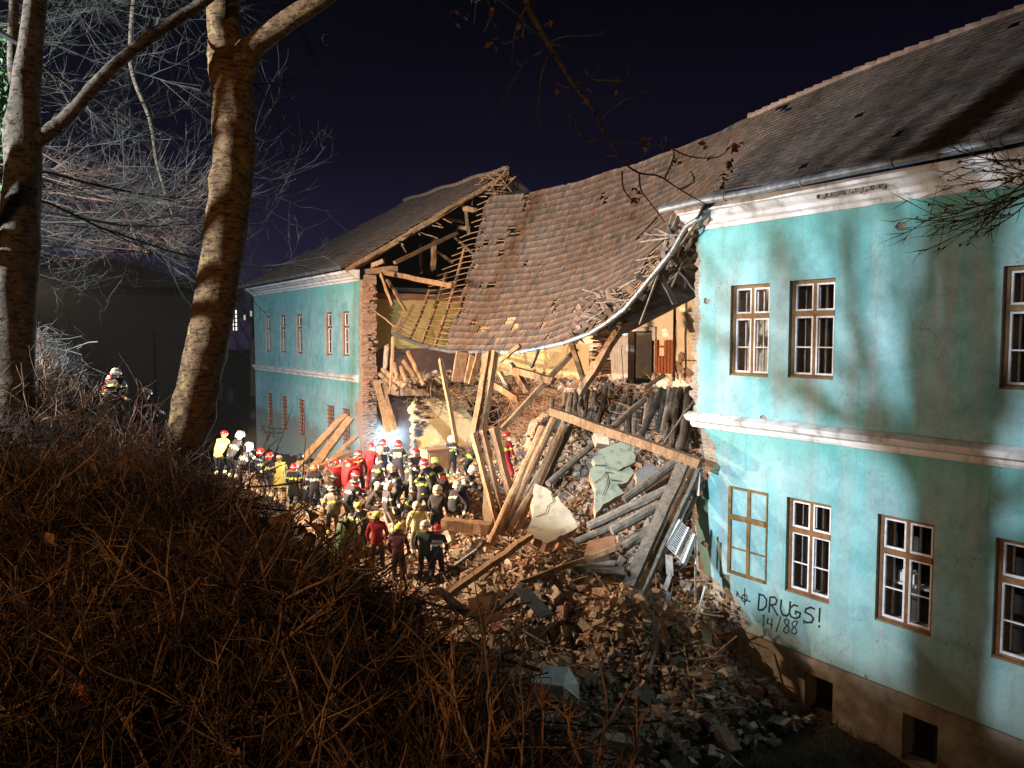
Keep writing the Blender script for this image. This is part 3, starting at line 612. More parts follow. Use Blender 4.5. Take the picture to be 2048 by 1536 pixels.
TC = [(.205, .145, .118), (.19, .136, .112), (.222, .16, .128), (.18, .136, .114), (.21, .15, .12), (.135, .115, .10), (.20, .13, .095)]
def tilecol():
    c = random.choice(TC); k = random.uniform(1.15, 1.5); return tuple(x*k for x in c)
def lay_tiles(fn, cols, keep, wtile, tidy):
    """fn(c, v)->point; cols: list of (c0, c1); returns V, F, tone"""
    vs = []; fs = []; tn = []
    for ci, (a, b) in enumerate(cols):
        for r in range(NROW):
            v0 = r/NROW; v1 = (r+1.22)/NROW
            if not keep(ci, (a+b)/2, r): continue
            jt = random.gauss(0, tidy); dv = random.gauss(0, tidy*.6)/8
            p = [fn(a, v0+dv), fn(b, v0+dv), fn(b, min(1.02, v1+dv)), fn(a, min(1.02, v1+dv))]
            ex = (p[1]-p[0]); ey = (p[3]-p[0]); n = ex.cross(ey).normalized(); n = n if n.z > 0 else -n
            cx = ex*.014; p = [p[0]+cx, p[1]-cx, p[2]-cx, p[3]+cx]
            lift = [.0, .0, .05, .05]; tw = random.gauss(0, tidy)*.18
            q = [p[i]+n*(lift[i]+(tw if i in (1, 2) else -tw))+ex.normalized()*jt*.25 for i in range(4)]
            k = len(vs); vs += q+[x-n*.034 for x in q]; fs += [(k, k+1, k+2, k+3), (k+7, k+6, k+5, k+4), (k+3, k+2, k+6, k+7), (k+1, k, k+4, k+5), (k+2, k+1, k+5, k+6), (k, k+3, k+7, k+4)]
            c = tilecol(); dk = tuple(x_*.42 for x_ in c); tn += [c, c, dk, dk]+[tuple(x_*.14 for x_ in c)]*4  # course shadow lines painted into the tone: lower edge and underside darkened
    return np.array([tuple(x) for x in vs]), np.array(fs), np.array(tn)
def cols_between(L0, L1, wd):
    n = int((L1-L0)/wd); return [(s_of(L0+(L1-L0)*i/n), s_of(L0+(L1-L0)*(i+1)/n)) for i in range(n)]
Lseam = L_of(5.0); Lend = L_of(12.0)
def smoothhole(px, py):
    return (px, py)
# standing part of the near roof
cols = cols_between(0, Lseam, .21)
def keep_near(ci, s, r):
    if 3.55 < s < 3.95 and r in (1, 2): return random.random() > .6
    return random.random() > .002
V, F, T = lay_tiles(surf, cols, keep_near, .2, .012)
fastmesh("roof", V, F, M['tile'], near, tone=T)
m = MB()   # ridge tiles
for i in range(74):
    a = surf(s_of(Lseam*i/74), 0); b = surf(s_of(Lseam*(i+1.05)/74), 0); m.tube([a+Vector((0,0,.0)), b+Vector((0,0,.03))], [.11, .13], 8)
m.build("ridge_tile", M['tile'] if False else simple("ridge_tile_clay", (.24, .16, .12), (.12, .085, .07), 4), near)
MB().add([(21.05, -6, 16.2), (21.05, 13.4, 15.8), (28.8, 13.4, 11.1), (28.8, -6, 11.1), (21.05, -6, 16.1), (21.05, 13.4, 15.7), (28.8, 13.4, 11.0), (28.8, -6, 11.0)], [(0,1,2,3),(7,6,5,4),(0,4,5,1),(1,5,6,2),(2,6,7,3),(3,7,4,0)]).build("rear_roof", M['soot'], near)
# dropped tiled sheet
shroof = thing("collapsed_roof", "huge sagging sheet of clay tiles hanging from the near roof over the rubble", "roof")
cols = cols_between(Lseam, Lend, .205)
def proj(p):
    q = Vector(p)-Vector((0, 0, EYE)); d = q.dot(Vector(FW)); return 1024+FP*q.dot(Vector(RT))/d, 768-FP*q.dot(Vector(UP))/d
HOLES = [(1055, 400, 6, 8), (1047, 414, 6, 5), (1023, 458, 9, 6), (1032, 468, 10, 6), (1022, 466, 6, 8), (1002, 482, 9, 7), (973, 486, 7, 6), (983, 573, 7, 7), (950, 690-42, 7, 8), (968, 658, 9, 6), (943, 625, 6, 5), (1022, 640, 10, 6), (1032, 655, 7, 8), (1085, 643, 6, 7), (1112, 610, 7, 8), (1108, 625, 5, 6), (1050, 392, 5, 5), (1210, 395, 4, 8), (1003, 505, 7, 6), (1150, 615, 8, 6), (1172, 622, 9, 5)]
def keep_sag(ci, s, r):
    p = surf(s, (r+.6)/NROW); px, py = proj(p)
    for hx, hy, a, b in HOLES:
        if ((px-hx)/a)**2+((py-hy)/b)**2 < 1: return False
    k = (s-5)   # shredded strip along the torn lower right edge
    if s < 8.6:
        lim = .97-.20*math.sin(min(1, k/3.6)*PI)*.9
        v = (r+.5)/NROW
        if v > lim: return random.random() > .8
        if v > lim-.1: return random.random() > .35
    if s > 11.85 and random.random() < .3: return False
    return random.random() > .004
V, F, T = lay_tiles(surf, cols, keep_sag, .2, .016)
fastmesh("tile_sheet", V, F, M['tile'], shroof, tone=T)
# battens under it, running on bare to the left; rafters
m = MB()
for r in range(0, NROW+1):
    v = min(.995, (r+.3)/NROW); s0 = 5.05; s1 = 12.3+min(1.7, max(0, (v-.12)*2.4))+random.uniform(-.25, .12)
    if v > .82: s1 = 14.0-random.uniform(0, .15)
    L0, L1 = L_of(s0), L_of(min(13.97, s1)); n = int((L1-L0)/.8)+1
    pts = [surf(s_of(L0+(L1-L0)*i/n), v)+Vector((0, 0, -.05)) for i in range(n+1)]
    for a, b in zip(pts[:-1], pts[1:]): m.bar(a, b, .05, .035)
m.build("battens", M['lath'], shroof)
k = 0
for s in [5.4, 6.0, 6.6, 7.3, 8.0, 8.7, 9.4, 10.1, 10.8, 11.4, 11.95, 12.4, 12.85, 13.3, 13.75]:
    m = MB(); v0 = 0 if s < 12.3 else .25+.3*(s-12.4)+random.uniform(0, .1); n = 8; pts = [surf(s, v0+(.98-v0)*i/n)+Vector((.03, 0, -.14)) for i in range(n+1)]
    for a, b in zip(pts[:-1], pts[1:]): m.bar(a, b, .10, .14)
    m.build("rafter", M['wood'], shroof)
# broken battens and slipped tiles along the torn right edge
m = MB()
for i in range(46):
    s = random.uniform(5.1, 8.4); p = surf(s, random.uniform(.8, 1.0)); d = (surf(s+.5, .95)-surf(s, .95)).normalized(); e_ = Vector((random.gauss(0, .25), random.gauss(0, .25), random.gauss(0, .35)))
    m.bar(p+Vector((-.05, 0, random.uniform(-.25, .1))), p+(d+e_)*random.uniform(.4, 1.3)+Vector((-.05, 0, -.1)), .045, .03)
m.build("broken_battens", M['wood_grey'], shroof)
vs = []; fs = []; tn = []
for i in range(95):
    s = random.uniform(5.5, 8.9); p = surf(s, random.uniform(.78, 1.0))+Vector((random.uniform(-.12, .02), random.gauss(0, .1), random.uniform(-.25, .03)))
    q = Matrix.Rotation(random.gauss(0, .6), 3, 'X') @ Matrix.Rotation(random.gauss(.8, .4), 3, 'Y'); k = len(vs)
    for dz in (0, -.02):
        for a, b in ((-.1, -.19), (.1, -.19), (.1, .19), (-.1, .19)): vs.append(tuple(p+q@Vector((b, a, dz))))
    fs += [(k, k+1, k+2, k+3), (k+7, k+6, k+5, k+4), (k, k+4, k+5, k+1), (k+1, k+5, k+6, k+2), (k+2, k+6, k+7, k+3), (k+3, k+7, k+4, k)]; tn += [tuple(x_*.6 for x_ in tilecol())]*8
fastmesh("slipped_tiles", np.array(vs), np.array(fs), M['tile'], shroof, tone=np.array(tn))
def gutter(name, pts, parent, r=.095, joints=None):
    m = MB(); m.tube(pts, r, 12); L = 0
    for a, b in zip(pts[:-1], pts[1:]):
        L += (b-a).length
        if joints and L > joints: L = 0; m.tube([b, b+(b-a).normalized()*.05], r+.014, 12)
    return m.build(name, M['zinc'], parent, smooth=False)
gp = [PX(a, b, 13.15) for a, b in ((1322, 420), (1400, 402), (1500, 385), (1600, 363), (1720, 338), (1850, 312), (1950, 292), (2048, 272))]
gp2 = []
for a, b in zip(gp[:-1], gp[1:]): gp2 += [a.lerp(b, i/4) for i in range(4)]
gutter("gutter", [gp[0]-Vector((0, 0, 0))]+gp2[1:]+[gp[-1], Vector((13.15, -6, 11.28))], near, .085, 1.6)
hp = [PX(a, b, c) for a, b, c in ((1408, 432, 13.5), (1372, 452, 13.6), (1345, 505, 13.65), (1308, 548, 13.7), (1278, 588, 13.75), (1248, 618, 13.8), (1215, 645, 13.9), (1180, 664, 13.95), (1130, 683, 14.05), (1090, 692, 14.2), (1040, 700, 14.4), (990, 704, 14.6), (940, 704, 14.7), (900, 700, 14.85), (860, 694, 15.0), (820, 682, 15.1), (788, 664, 15.15))]
hp = [p+Vector((0, random.gauss(0, .03), random.gauss(0, .03))) for p in hp]
gutter("gutter", hp, shroof, .068, 1.0)
m = MB(); m.bar(hp[-1]+Vector((0, 0, .05)), PX(805, 632, 15.6), .05, .12).bar(PX(786, 652, 15.3), PX(784, 668, 15.2), .03, .1); m.build("edge_board", M['lath'], shroof)
# ceiling and roof timbers hanging dark at the torn corner
cq = [PX(1236, 676, 18.2), PX(1402, 590, 16.8), PX(1402, 470, 14.9), PX(1330, 520, 14.9), PX(1250, 622, 15.3), PX(1215, 660, 16.2)]
m = MB(); m.add([p for p in cq]+[p+Vector((.06, .03, .1)) for p in cq], [(0,1,2,3,4,5), (11,10,9,8,7,6)]+[(i, (i+1) % 6, 6+(i+1) % 6, 6+i) for i in range(6)]); m.build("hanging_ceiling", M['ceiling'], shroof)
for i in range(16):
    a = PX(random.uniform(1275, 1385), random.uniform(450, 590), random.uniform(13.9, 15.0)); dd_ = Vector((random.uniform(-.3, .5), random.uniform(-1, 1), random.uniform(-.9, .6))).normalized()*random.uniform(.35, .9)
    bm_0 = MB().bar(a-dd_, a+dd_, random.uniform(.06, .16), .04, jit=.01, segs=3).build("broken_board", M['wood_dark' if i % 2 else 'wood_grey'], shroof)
p = PX(1249, 667, 18.0); m = MB(); m.box((p.x-.08, p.y-.1, p.z-.05), (p.x+.02, p.y+.1, p.z+.05)); tag(m.build("exit_lamp", M['greenled']), "tiny green lamp glowing under the hanging ceiling above the door", "lamp")
# far roof
far_top = lambda y: Vector((21, y, 16.25)); far_bot = lambda y: Vector((13.25, y, 11.25))
def fsurf(y, v): p = far_top(y).lerp(far_bot(y), v); return p+Vector((0, 0, .04*math.sin(y*1.7+v*5)-.12*4*v*(1-v)))
ys = [31.3+i*.21 for i in range(92)]
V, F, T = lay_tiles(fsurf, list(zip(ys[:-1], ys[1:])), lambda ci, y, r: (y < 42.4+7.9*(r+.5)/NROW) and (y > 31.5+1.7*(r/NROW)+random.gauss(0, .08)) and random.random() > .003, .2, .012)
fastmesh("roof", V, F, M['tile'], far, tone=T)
MB().add([(21, 42.4, 16.2), (13.25, 50.3, 11.2), (28.75, 50.3, 11.2), (21, 42.4, 16.1), (13.3, 50.25, 11.1), (28.7, 50.25, 11.1)], [(0,1,2), (5,4,3), (0,3,4,1), (1,4,5,2), (2,5,3,0)]).build("hip_roof", M['soot'], far)
MB().add([(21.03, 31.5, 16.2), (21.03, 42.4, 16.2), (28.75, 50.3, 11.2), (28.75, 31.5, 11.2), (21.03, 31.5, 16.1), (21.03, 42.4, 16.1), (28.75, 50.3, 11.1), (28.75, 31.5, 11.1)], [(0,1,2,3), (7,6,5,4), (0,4,5,1), (1,5,6,2), (2,6,7,3), (3,7,4,0)]).build("rear_roof", M['soot'], far)
m = MB()
for i in range(30): a = fsurf(31.4+i*.37, 0); m.tube([a, a+Vector((0, .4, .03))], [.11, .13], 8)
m.build("ridge_tile", simple("ridge_tile_clay_far", (.22, .15, .11), (.12, .085, .07), 4), far)
gutter("gutter", [Vector((13.15, 33.3+i*.7, 11.22)) for i in range(25)], far, .085, 2.0)
MB().bar((13.35, 33.05, 11.12), (21, 31.35, 16.0), .08, .16, jit=.01, segs=8).build("verge_rafter", M['wood'], far)
MB().bar((14.0, 33.6, 11.2), (21, 32.2, 15.8), .1, .14, jit=.01, segs=6).build("rafter", M['wood'], far)
MB().box((14.8, 34.2, 10.3), (28, 49.4, 10.5)).build("attic_floor", M['soot'], far)
# truss timbers seen inside the torn far roof
def bm_(name, parent, a, b, w_, h_, mat='wood', label=None):
    o = MB().bar(a, b, w_, h_, jit=.008, segs=5).build(name, M[mat], parent)
    if label: o['label'] = label
    return o
bm_("truss_post", far, PX(868, 478, 18.6), PX(866, 540, 18.6), .2, .2)
bm_("truss_post", far, PX(930, 415, 19.3), PX(937, 466, 18.8), .13, .16)
bm_("truss_post", far, PX(840, 488, 19.2), PX(842, 545, 19.2), .14, .14)
bm_("truss_brace", far, PX(790, 525, 15.5), PX(915, 465, 20), .14, .16)
bm_("truss_brace", far, PX(868, 500, 18.6), PX(905, 525, 20), .1, .12)
bm_("truss_brace", far, PX(905, 470, 20.2), PX(960, 520, 20.5), .12, .12)
bm_("collar_beam", far, PX(892, 438, 19), PX(925, 444, 20), .14, .14)
bm_("collar_beam", far, PX(916, 455, 20), PX(940, 458, 20.5), .2, .2)
bm_("purlin", far, PX(928, 418, 19.2), PX(950, 420, 19.4), .22, .22)
for i in range(14):
    s = random.uniform(0, 1); p = Vector((15+s*5.5, 33.3-s*1.2, 11.9+s*3.4)); bm_("broken_lath", far, p, p+Vector((random.gauss(0, .4), random.uniform(-.9, -.1), random.gauss(-.15, .2))), .04, .04, 'lath')
bm_("wall_plate", far, PX(724, 545, 14.6), PX(788, 538, 14.5), .3, .26)
bm_("wall_plate", far, PX(768, 522, 15.2), PX(745, 531, 14.8), .25, .2)
MB().box((14.3, 33.2, 10.7), (14.9, 34.6, 10.95)).build("plate_masonry", M['brick'], far)
for i in range(34): 
    if i == 0: jm = MB()
    y = 31.3+random.random()*1.2; jm.bar((19.6+random.random()*1.5, y, 15+random.random()), (20+random.random()*1.4, y-random.uniform(.1, .7), 14.9+random.random()*1.2), .05, .05)
jm.build("ridge_splinters", M['wood'], far)
# ------------------------------------------------------------------ rubble (uncountable) ------------------------------------------------
def brick_field(name, n, region, size, cols, mat, lift=(.0, .12), lump=.25, seed=3, dens=None, zf=None):
    rg = np.random.default_rng(seed); x0, x1, y0, y1 = region
    X = rg.uniform(x0, x1, n*3); Y = rg.uniform(y0, y1, n*3); Z = G(X, Y) if zf is None else zf(X, Y)
    keep = dens(X, Y, Z, rg.random(n*3)) if dens is not None else np.ones(n*3, bool)
    X = X[keep][:n]; Y = Y[keep][:n]; Z = Z[keep][:n]; n = len(X)
    sc = np.exp(rg.normal(0, .38, n)); S = np.stack([sc*size[0]*rg.uniform(.5, 1.1, n), sc*size[1]*rg.uniform(.6, 1.2, n), sc*size[2]*rg.uniform(.6, 1.3, n)], -1)/2
    cube = np.array([(-1,-1,-1),(1,-1,-1),(1,1,-1),(-1,1,-1),(-1,-1,1),(1,-1,1),(1,1,1),(-1,1,1)], float)
    P = cube[None]*S[:, None]*(1+rg.normal(0, lump*.6, (n, 8, 3)))
    a, b, c = rg.uniform(0, 2*PI, n), rg.normal(0, .55, n), rg.normal(0, .55, n)
    def rot(ax, t):
        o = np.zeros((n, 3, 3)); i, j = [(1, 2), (2, 0), (0, 1)][ax]; o[:, ax, ax] = 1; o[:, i, i] = np.cos(t); o[:, j, j] = np.cos(t); o[:, i, j] = -np.sin(t); o[:, j, i] = np.sin(t); return o
    Rm = rot(2, a)@rot(1, b)@rot(0, c); P = np.einsum('nij,nkj->nki', Rm, P)
    P += np.stack([X, Y, Z+rg.uniform(lift[0], lift[1], n)+S[:, 2]*.5], -1)[:, None]
    f = np.array([(0,3,2,1),(4,5,6,7),(0,1,5,4),(1,2,6,5),(2,3,7,6),(3,0,4,7)]); F = (f[None]+np.arange(n)[:, None, None]*8).reshape(-1, 4)
    C = np.array(cols); ci = rg.integers(0, len(C), n); T = C[ci]*rg.uniform(.65, 1.2, (n, 1)); T = np.repeat(T, 8, 0)
    return fastmesh(name, P.reshape(-1, 3), F, mat, tone=T)
WARM = [(.33, .20, .14), (.42, .32, .23), (.46, .37, .28), (.36, .26, .19), (.50, .42, .32), (.40, .32, .24), (.45, .37, .28), (.36, .17, .11)]
GREY = [(.21, .18, .155), (.17, .15, .135), (.26, .23, .20), (.14, .125, .115), (.30, .26, .22), (.24, .18, .145)]
isgrey = lambda X, Y: (X > 13.6+(Y-12)*.12) & (Y < 21.5)
o = brick_field("brick_rubble", 15000, (8.2, 21, 9.5, 33), (.21, .12, .075), WARM, M['rubble'], dens=lambda X, Y, Z, q: (Z > .35) & ~isgrey(X, Y) & (q < .95))
tag(o, "heap of broken bricks and mortar below the torn wing", "rubble", kind='stuff')
o = brick_field("grey_rubble", 10000, (13, 21, 10.6, 22), (.21, .13, .08), GREY, M['rubble'], seed=5, dens=lambda X, Y, Z, q: isgrey(X, Y))
tag(o, "grey dusty slope of rubble under the broken upper floor", "rubble", kind='stuff')
o = brick_field("scattered_rubble", 1100, (6.0, 13.8, 6.5, 15), (.22, .13, .08), WARM+GREY, M['rubble'], seed=8, dens=lambda X, Y, Z, q: (Z < .9) & ((Y > 9.2) | (X < 11)) & (q < np.clip((X-6)/5, 0, 1)*np.clip((Y-6)/4, 0, 1)))
tag(o, "loose bricks scattered over the dark yard at the heap's foot", "rubble", kind='stuff')
def ledge_z(X, Y): return np.where(Y > 29.5, 5.87+.35*np.exp(-((X-17.5)**2+(Y-31.5)**2)/5), 5.87+.25*np.exp(-((X-19.8)/.9)**2))
o = brick_field("floor_rubble", 2200, (14.8, 20.9, 11, 33.8), (.24, .13, .08), WARM, M['rubble'], seed=9, zf=ledge_z, dens=lambda X, Y, Z, q: (X > 19.3+.4*np.sin(Y)) | ((Y > 29.9) & (Y < 33)))
tag(o, "broken bricks lying on the remaining strips of upper floor", "rubble", kind='stuff')
o = brick_field("crumbled_mortar", 26000, (8.4, 21, 9.6, 32), (.085, .06, .04), [(.42, .32, .23), (.36, .26, .18), (.30, .24, .19), (.46, .38, .29), (.30, .17, .11)], M['rubble'], seed=12, lift=(.02, .2), dens=lambda X, Y, Z, q: (Z > .4))
tag(o, "small crumbs of mortar and brick filling the gaps of the heap", "crumbs", kind='stuff')
# splinters, laths, reeds
def splinters(name, n, seed, fn, Lr, rr, mat, cat, label, hor=.35):
    rg = np.random.default_rng(seed); P0 = fn(n, rg); n = len(P0); th = rg.uniform(0, 2*PI, n); el = rg.normal(0, hor, n); L = rg.uniform(*Lr, n)
    D = np.stack([np.cos(th)*np.cos(el), np.sin(th)*np.cos(el), np.sin(el)], -1)
    K = np.stack([P0-D*L[:, None]/2, P0+rg.normal(0, .02, (n, 3)), P0+D*L[:, None]/2], 1); rd = rg.uniform(*rr, n)[:, None]*np.ones((1, 3))
    V, F = tubes(K, rd, 4); return tag(fastmesh(name, V, F, mat), label, cat, kind='stuff')
def on_heap(n, rg):
    X = rg.uniform(8.5, 20, n*2); Y = rg.uniform(9.6, 30, n*2); Z = G(X, Y); k = Z > .5; return np.stack([X, Y, Z+rg.uniform(.05, .28, n*2)], -1)[k][:n]
splinters("wood_splinters", 2300, 4, on_heap, (.2, 1.5), (.007, .024), M['lath'], "splinters", "splintered laths and sticks strewn over the rubble heap")
def at_edges(n, rg):
    c = np.array([(17.0, 29.9, 5.5), (19.0, 24.0, 5.6), (18.6, 26.5, 5.2), (16.5, 30.0, 5.6), (18.3, 26, 4.3), (17.2, 25.0, 3.8), (19.2, 20, 5.7), (18.5, 28, 5.9)]); i = rg.integers(0, len(c), n); return c[i]+rg.normal(0, 1, (n, 3))*np.array([.7, .9, .32])
splinters("ceiling_reeds", 1500, 6, at_edges, (.3, 1.3), (.005, .012), M['lath'], "reeds", "tangle of torn ceiling reeds and laths hanging from the floor edge", hor=.6)
# ------------------------------------------------------------------ named beams and planks ------------------------------------------------
def beam(label, a, b, wd, ht=None, mat='wood', group=None, name="timber_beam", cat="beam", rnd=False, bend=0, jit=.008):
    A, B = PD(*a), PD(*b); m = MB()
    if rnd: m.log(A, B, wd/2, wd/2*.85, bend=bend)
    elif ht is None: m.bar(A, B, wd*.8, wd*.8, jit=jit, segs=6)
    else: m.bar(A, B, wd, ht, jit=jit, segs=6)
    o = m.build(name, M[mat], smooth=False); return tag(o, label, cat, group)
B1 = "planks propped against the far wing"
beam("wide plank propped on the far wing, leftmost of the leaning pair", (592, 935, 28), (690, 830, 30.5), .34, .1, group=B1, name="plank", cat="plank")
beam("wide plank propped on the far wing, right one of the leaning pair", (624, 940, 28), (701, 836, 30.3), .36, .1, group=B1, name="plank", cat="plank")
beam("short forked board at the foot of the planks propped on the far wing", (640, 945, 27.6), (712, 873, 29.5), .22, .1, group=B1, name="plank", cat="plank")
beam("low flat board reaching right from the foot of the leaning planks", (612, 945, 27.4), (700, 905, 28.5), .18, .1, group=B1, name="plank", cat="plank")
beam("thin squared post leaning in front of the cream cross wall", (881, 716, 25.5), (912, 884, 25.6), .16)
beam("left one of two long squared beams under the gutter's middle", (975, 706, 24), (946, 880, 23.4), .2)
beam("right one of two long squared beams under the gutter's middle", (991, 703, 23.8), (965, 866, 23.6), .2)
beam("leftmost of three pale posts standing among the firefighters' right", (947, 868, 22), (992, 1050, 21.5), .17)
beam("middle one of three pale posts standing beside the log fan", (966, 862, 22), (1010, 1050, 21.5), .17)
beam("thickest and rightmost of three pale posts beside the log fan", (986, 855, 22), (1026, 1012, 21.6), .24)
LG = "fan of long logs leaning left of the cream chunk"
beam("thick round log at the left of the fan, foot by the crouching men", (1087, 856, 21.5), (980, 1088, 20), .27, rnd=True, group=LG, name="log", cat="log")
beam("second log of the fan, nearly reaching the diagonal beam's end", (1108, 838, 21.3), (1000, 1070, 20.3), .24, rnd=True, group=LG, name="log", cat="log")
beam("third log of the fan, its rounded foot hanging free", (1128, 850, 21.2), (1032, 1058, 20.6), .25, rnd=True, group=LG, name="log", cat="log")
beam("short log low in the fan pointing at the bricks", (1060, 990, 20.6), (1014, 1064, 20.2), .22, rnd=True, group=LG, name="log", cat="log")
beam("dark squared log behind the right of the fan", (1139, 852, 21.6), (1080, 985, 21.2), .2, mat='wood_dark', group=LG, name="log", cat="log")
beam("slim dark log rising behind the fan next to the stub wall", (1150, 838, 22), (1046, 1000, 21.6), .15, mat='wood_grey', group=LG, name="log", cat="log")
beam("long clean squared beam lying diagonally across the grey slope", (1106, 824, 20.5), (1402, 928, 17.6), .2, .22)
beam("long pole crossing the grey slope from the floor edge down to the chunk", (1289, 799, 23), (1096, 968, 19.6), .2, rnd=True, mat='wood_grey', name="log", cat="log")
HG = "grey floor joists hanging down the slope from the upper floor edge"
hang = [((900,550),(862,900),.26,.7),((942,530),(930,700),.2,.8),((980,560),(965,660),.2,.8),((1082,552),(1005,860),.24,1.2),((1172,480),(1100,790),.24,1.1),((1202,478),(1192,575),.24,.3),((1310,565),(1218,730),.22,.8),
 ((1582,524),(1418,870),.25,1.4),((1603,530),(1548,820),.22,1.),((1642,520),(1588,830),.24,1.1),((1674,518),(1612,910),.25,1.3),((1710,520),(1652,965),.25,1.5),((1742,640),(1700,960),.2,1.2),((1782,512),(1718,985),.26,1.6),((1812,600),(1748,990),.22,1.5),((1840,560),(1822,700),.2,.5),((1130,500),(1122,590),.2,.3),((760,590),(752,690),.2,.3)]
words = ["first", "second", "third", "fourth", "fifth", "sixth", "seventh", "eighth", "ninth", "tenth", "eleventh", "twelfth", "thirteenth", "fourteenth", "fifteenth", "sixteenth", "seventeenth", "eighteenth"]
hang = hang[:18]
extra = [((X0, random.uniform(520, 580)), (X0-random.uniform(15, 90), random.uniform(760, 930)), random.uniform(.17, .24), random.uniform(.8, 1.3)) for X0 in (862, 1020, 1052, 1235, 1262, 1350, 1392, 1430, 1468, 1508, 1545, 1690, 1760, 1800)]
for i, (a, b, wd, dd) in enumerate(hang):
    pa = (900+a[0]/3.7236, 640+a[1]/3.7236); pb = (900+b[0]/3.7236, 640+b[1]/3.7236)
    # top rests on the floor edge near x = 19
    A = PX(*pa, 18.75 if pa[0] > 1180 else 17.2); d = (A-Vector((0,0,EYE))).dot(Vector(FW))
    beam("%s round joist from the left in the grey row under the floor edge" % words[i], (*pa, d), (*pb, d-dd*1.4), wd, rnd=True, bend=random.uniform(-.05, .05), mat='wood_dark' if i % 3 else 'wood_grey', group=HG, name="log", cat="log")
beam("thin pale pole leaning against the grey joists by the near wing", (1392, 793, 20.5), (1322, 894, 18.8), .06, rnd=True, mat='wood_grey', name="pole", cat="pole")
BG = "bundle of long planks leaning at the near wing's torn edge"
beam("left broad weathered plank of the steep bundle by the radiators", (1366, 928, 18.2), (1258, 1172, 16.9), .30, .1, mat='wood_grey', group=BG, name="plank", cat="plank")
beam("middle broad weathered plank of the steep bundle by the radiators", (1392, 935, 18.3), (1278, 1186, 17), .30, .1, mat='wood_grey', group=BG, name="plank", cat="plank")
beam("right narrow plank of the steep bundle, next to the upper radiator", (1404, 960, 18.4), (1312, 1140, 17.4), .2, .1, mat='wood_grey', group=BG, name="plank", cat="plank")
beam("brownish plank wedged between the two broad steep planks", (1378, 940, 18.6), (1300, 1108, 17.8), .12, .1, mat='wood', group=BG, name="plank", cat="plank")
LL = "grey logs lying stacked between the green slab and the steep planks"
for lab, a, b, wd in (("topmost squared log of the stack, starting beside the steep planks", (1350, 925, 18.8), (1248, 1000, 18.6), .24), ("long log reaching from the steep planks to the cream chunk", (1345, 975, 18.6), (1176, 1054, 18.4), .26), ("second long log below, its left end over grey gravel", (1330, 1008, 18.2), (1150, 1085, 18), .2), ("thick log with a pale cut end under the long logs", (1318, 1010, 18.3), (1222, 1062, 17.9), .27), ("lowest thick log, round end above the tilted board", (1306, 1058, 17.9), (1240, 1098, 17.5), .27), ("grey log under the clean diagonal beam's right half", (1362, 938, 19), (1290, 985, 19), .22)):
    beam(lab, a, b, wd, rnd=True, mat='wood_grey', group=LL, name="log", cat="log")
beam("long thin batten crossing the brick heap towards the lowest grey log", (1040, 1166, 17.4), (1240, 1092, 17.2), .08, .1, name="batten", cat="batten")
beam("thick short beam lying on bricks right of the dark-coated firefighter", (884, 1046, 21), (984, 1058, 20.5), .34, .28)
beam("long plank lying on the brick heap left of the cream chunk", (897, 1188, 18), (1062, 1072, 18.8), .22, .12, name="plank", cat="plank")
beam("white thin pipe lying on the rubble behind the lowest firefighter", (909, 1130, 19.6), (954, 1098, 19.8), .05, mat='sash', name="pipe", cat="pipe", rnd=True)
beam("orange edge board at the heap's dark lower left corner", (872, 1176, 16.8), (935, 1228, 16), .18, .1, name="plank", cat="plank")
beam("grey flat plank under the tilted orange board", (1148, 1135, 17.4), (1252, 1142, 17), .22, .1, mat='wood_grey', name="plank", cat="plank")
beam("weathered grey board sloping down beside the bench top", (1045, 1170, 16.9), (990, 1218, 16.5), .16, .07, mat='wood_grey', name="plank", cat="plank")
# upper storey tangle
for lab, a, b, wd, mt in (("heavy dark strut rising from the rubble to the gutter before the doors", (1249, 642, 22.5), (1162, 784, 24.5), .26, 'wood'), ("short strut making a V with the heavy dark strut", (1143, 684, 23.5), (1169, 768, 25), .18, 'wood'),
  ("long dark brace running down left from below the gutter to the stub wall", (1152, 698, 25), (1004, 858, 24), .18, 'wood'), ("squared log end pointing right on the tangle under the gutter", (1030, 740, 25), (1107, 762, 24), .26, 'wood'), ("log tilted down right in the tangle beside the reeds", (1020, 728, 25.5), (1056, 785, 25), .24, 'wood'),
  ("lower left log of the tangle beside the two long beams", (986, 768, 25), (1034, 798, 24.8), .22, 'wood'), ("thin log in the middle of the tangle", (1000, 745, 25.4), (1030, 800, 24.8), .16, 'wood'), ("broad brace just under the gutter's middle left of the tangle", (1040, 690, 24), (1000, 722, 24.5), .16, 'wood'),
  ("dark lath pair end sticking up right of the tangle", (1080, 690, 25), (1063, 735, 25.6), .12, 'wood_grey')):
    beam(lab, a, b, wd, mat=mt, group="tangled timbers under the hanging gutter")
UP_ = "upright boards standing behind the hanging gutter"
for i, (a, b, wd) in enumerate((((925, 702), (915, 760), .42), ((945, 708), (934, 762), .2), ((958, 706), (942, 765), .2), ((984, 702), (962, 748), .2))):
    beam("%s upright board from the left behind the gutter's lowest point" % words[i], (*a, 27), (*b, 27.6), wd, .1, group=UP_, name="plank", cat="plank")
LU = "short logs heaped on the left end of the upper floor"
for i, (a, b) in enumerate((((817, 703), (847, 770)), ((808, 722), (836, 762)), ((802, 735), (812, 762)), ((765, 738), (808, 775)), ((760, 748), (795, 780)), ((775, 752), (812, 772)), ((790, 728), (795, 760)))):
    beam("%s short log in the pile on the left floor remnant" % words[i], (*a, 31.5), (*b, 31), .22, rnd=True, group=LU, name="log", cat="log")
beam("plank hanging down before the left floor pile, free under the roof corner", (786, 672, 29), (781, 782, 29.5), .12, .08, name="plank", cat="plank")
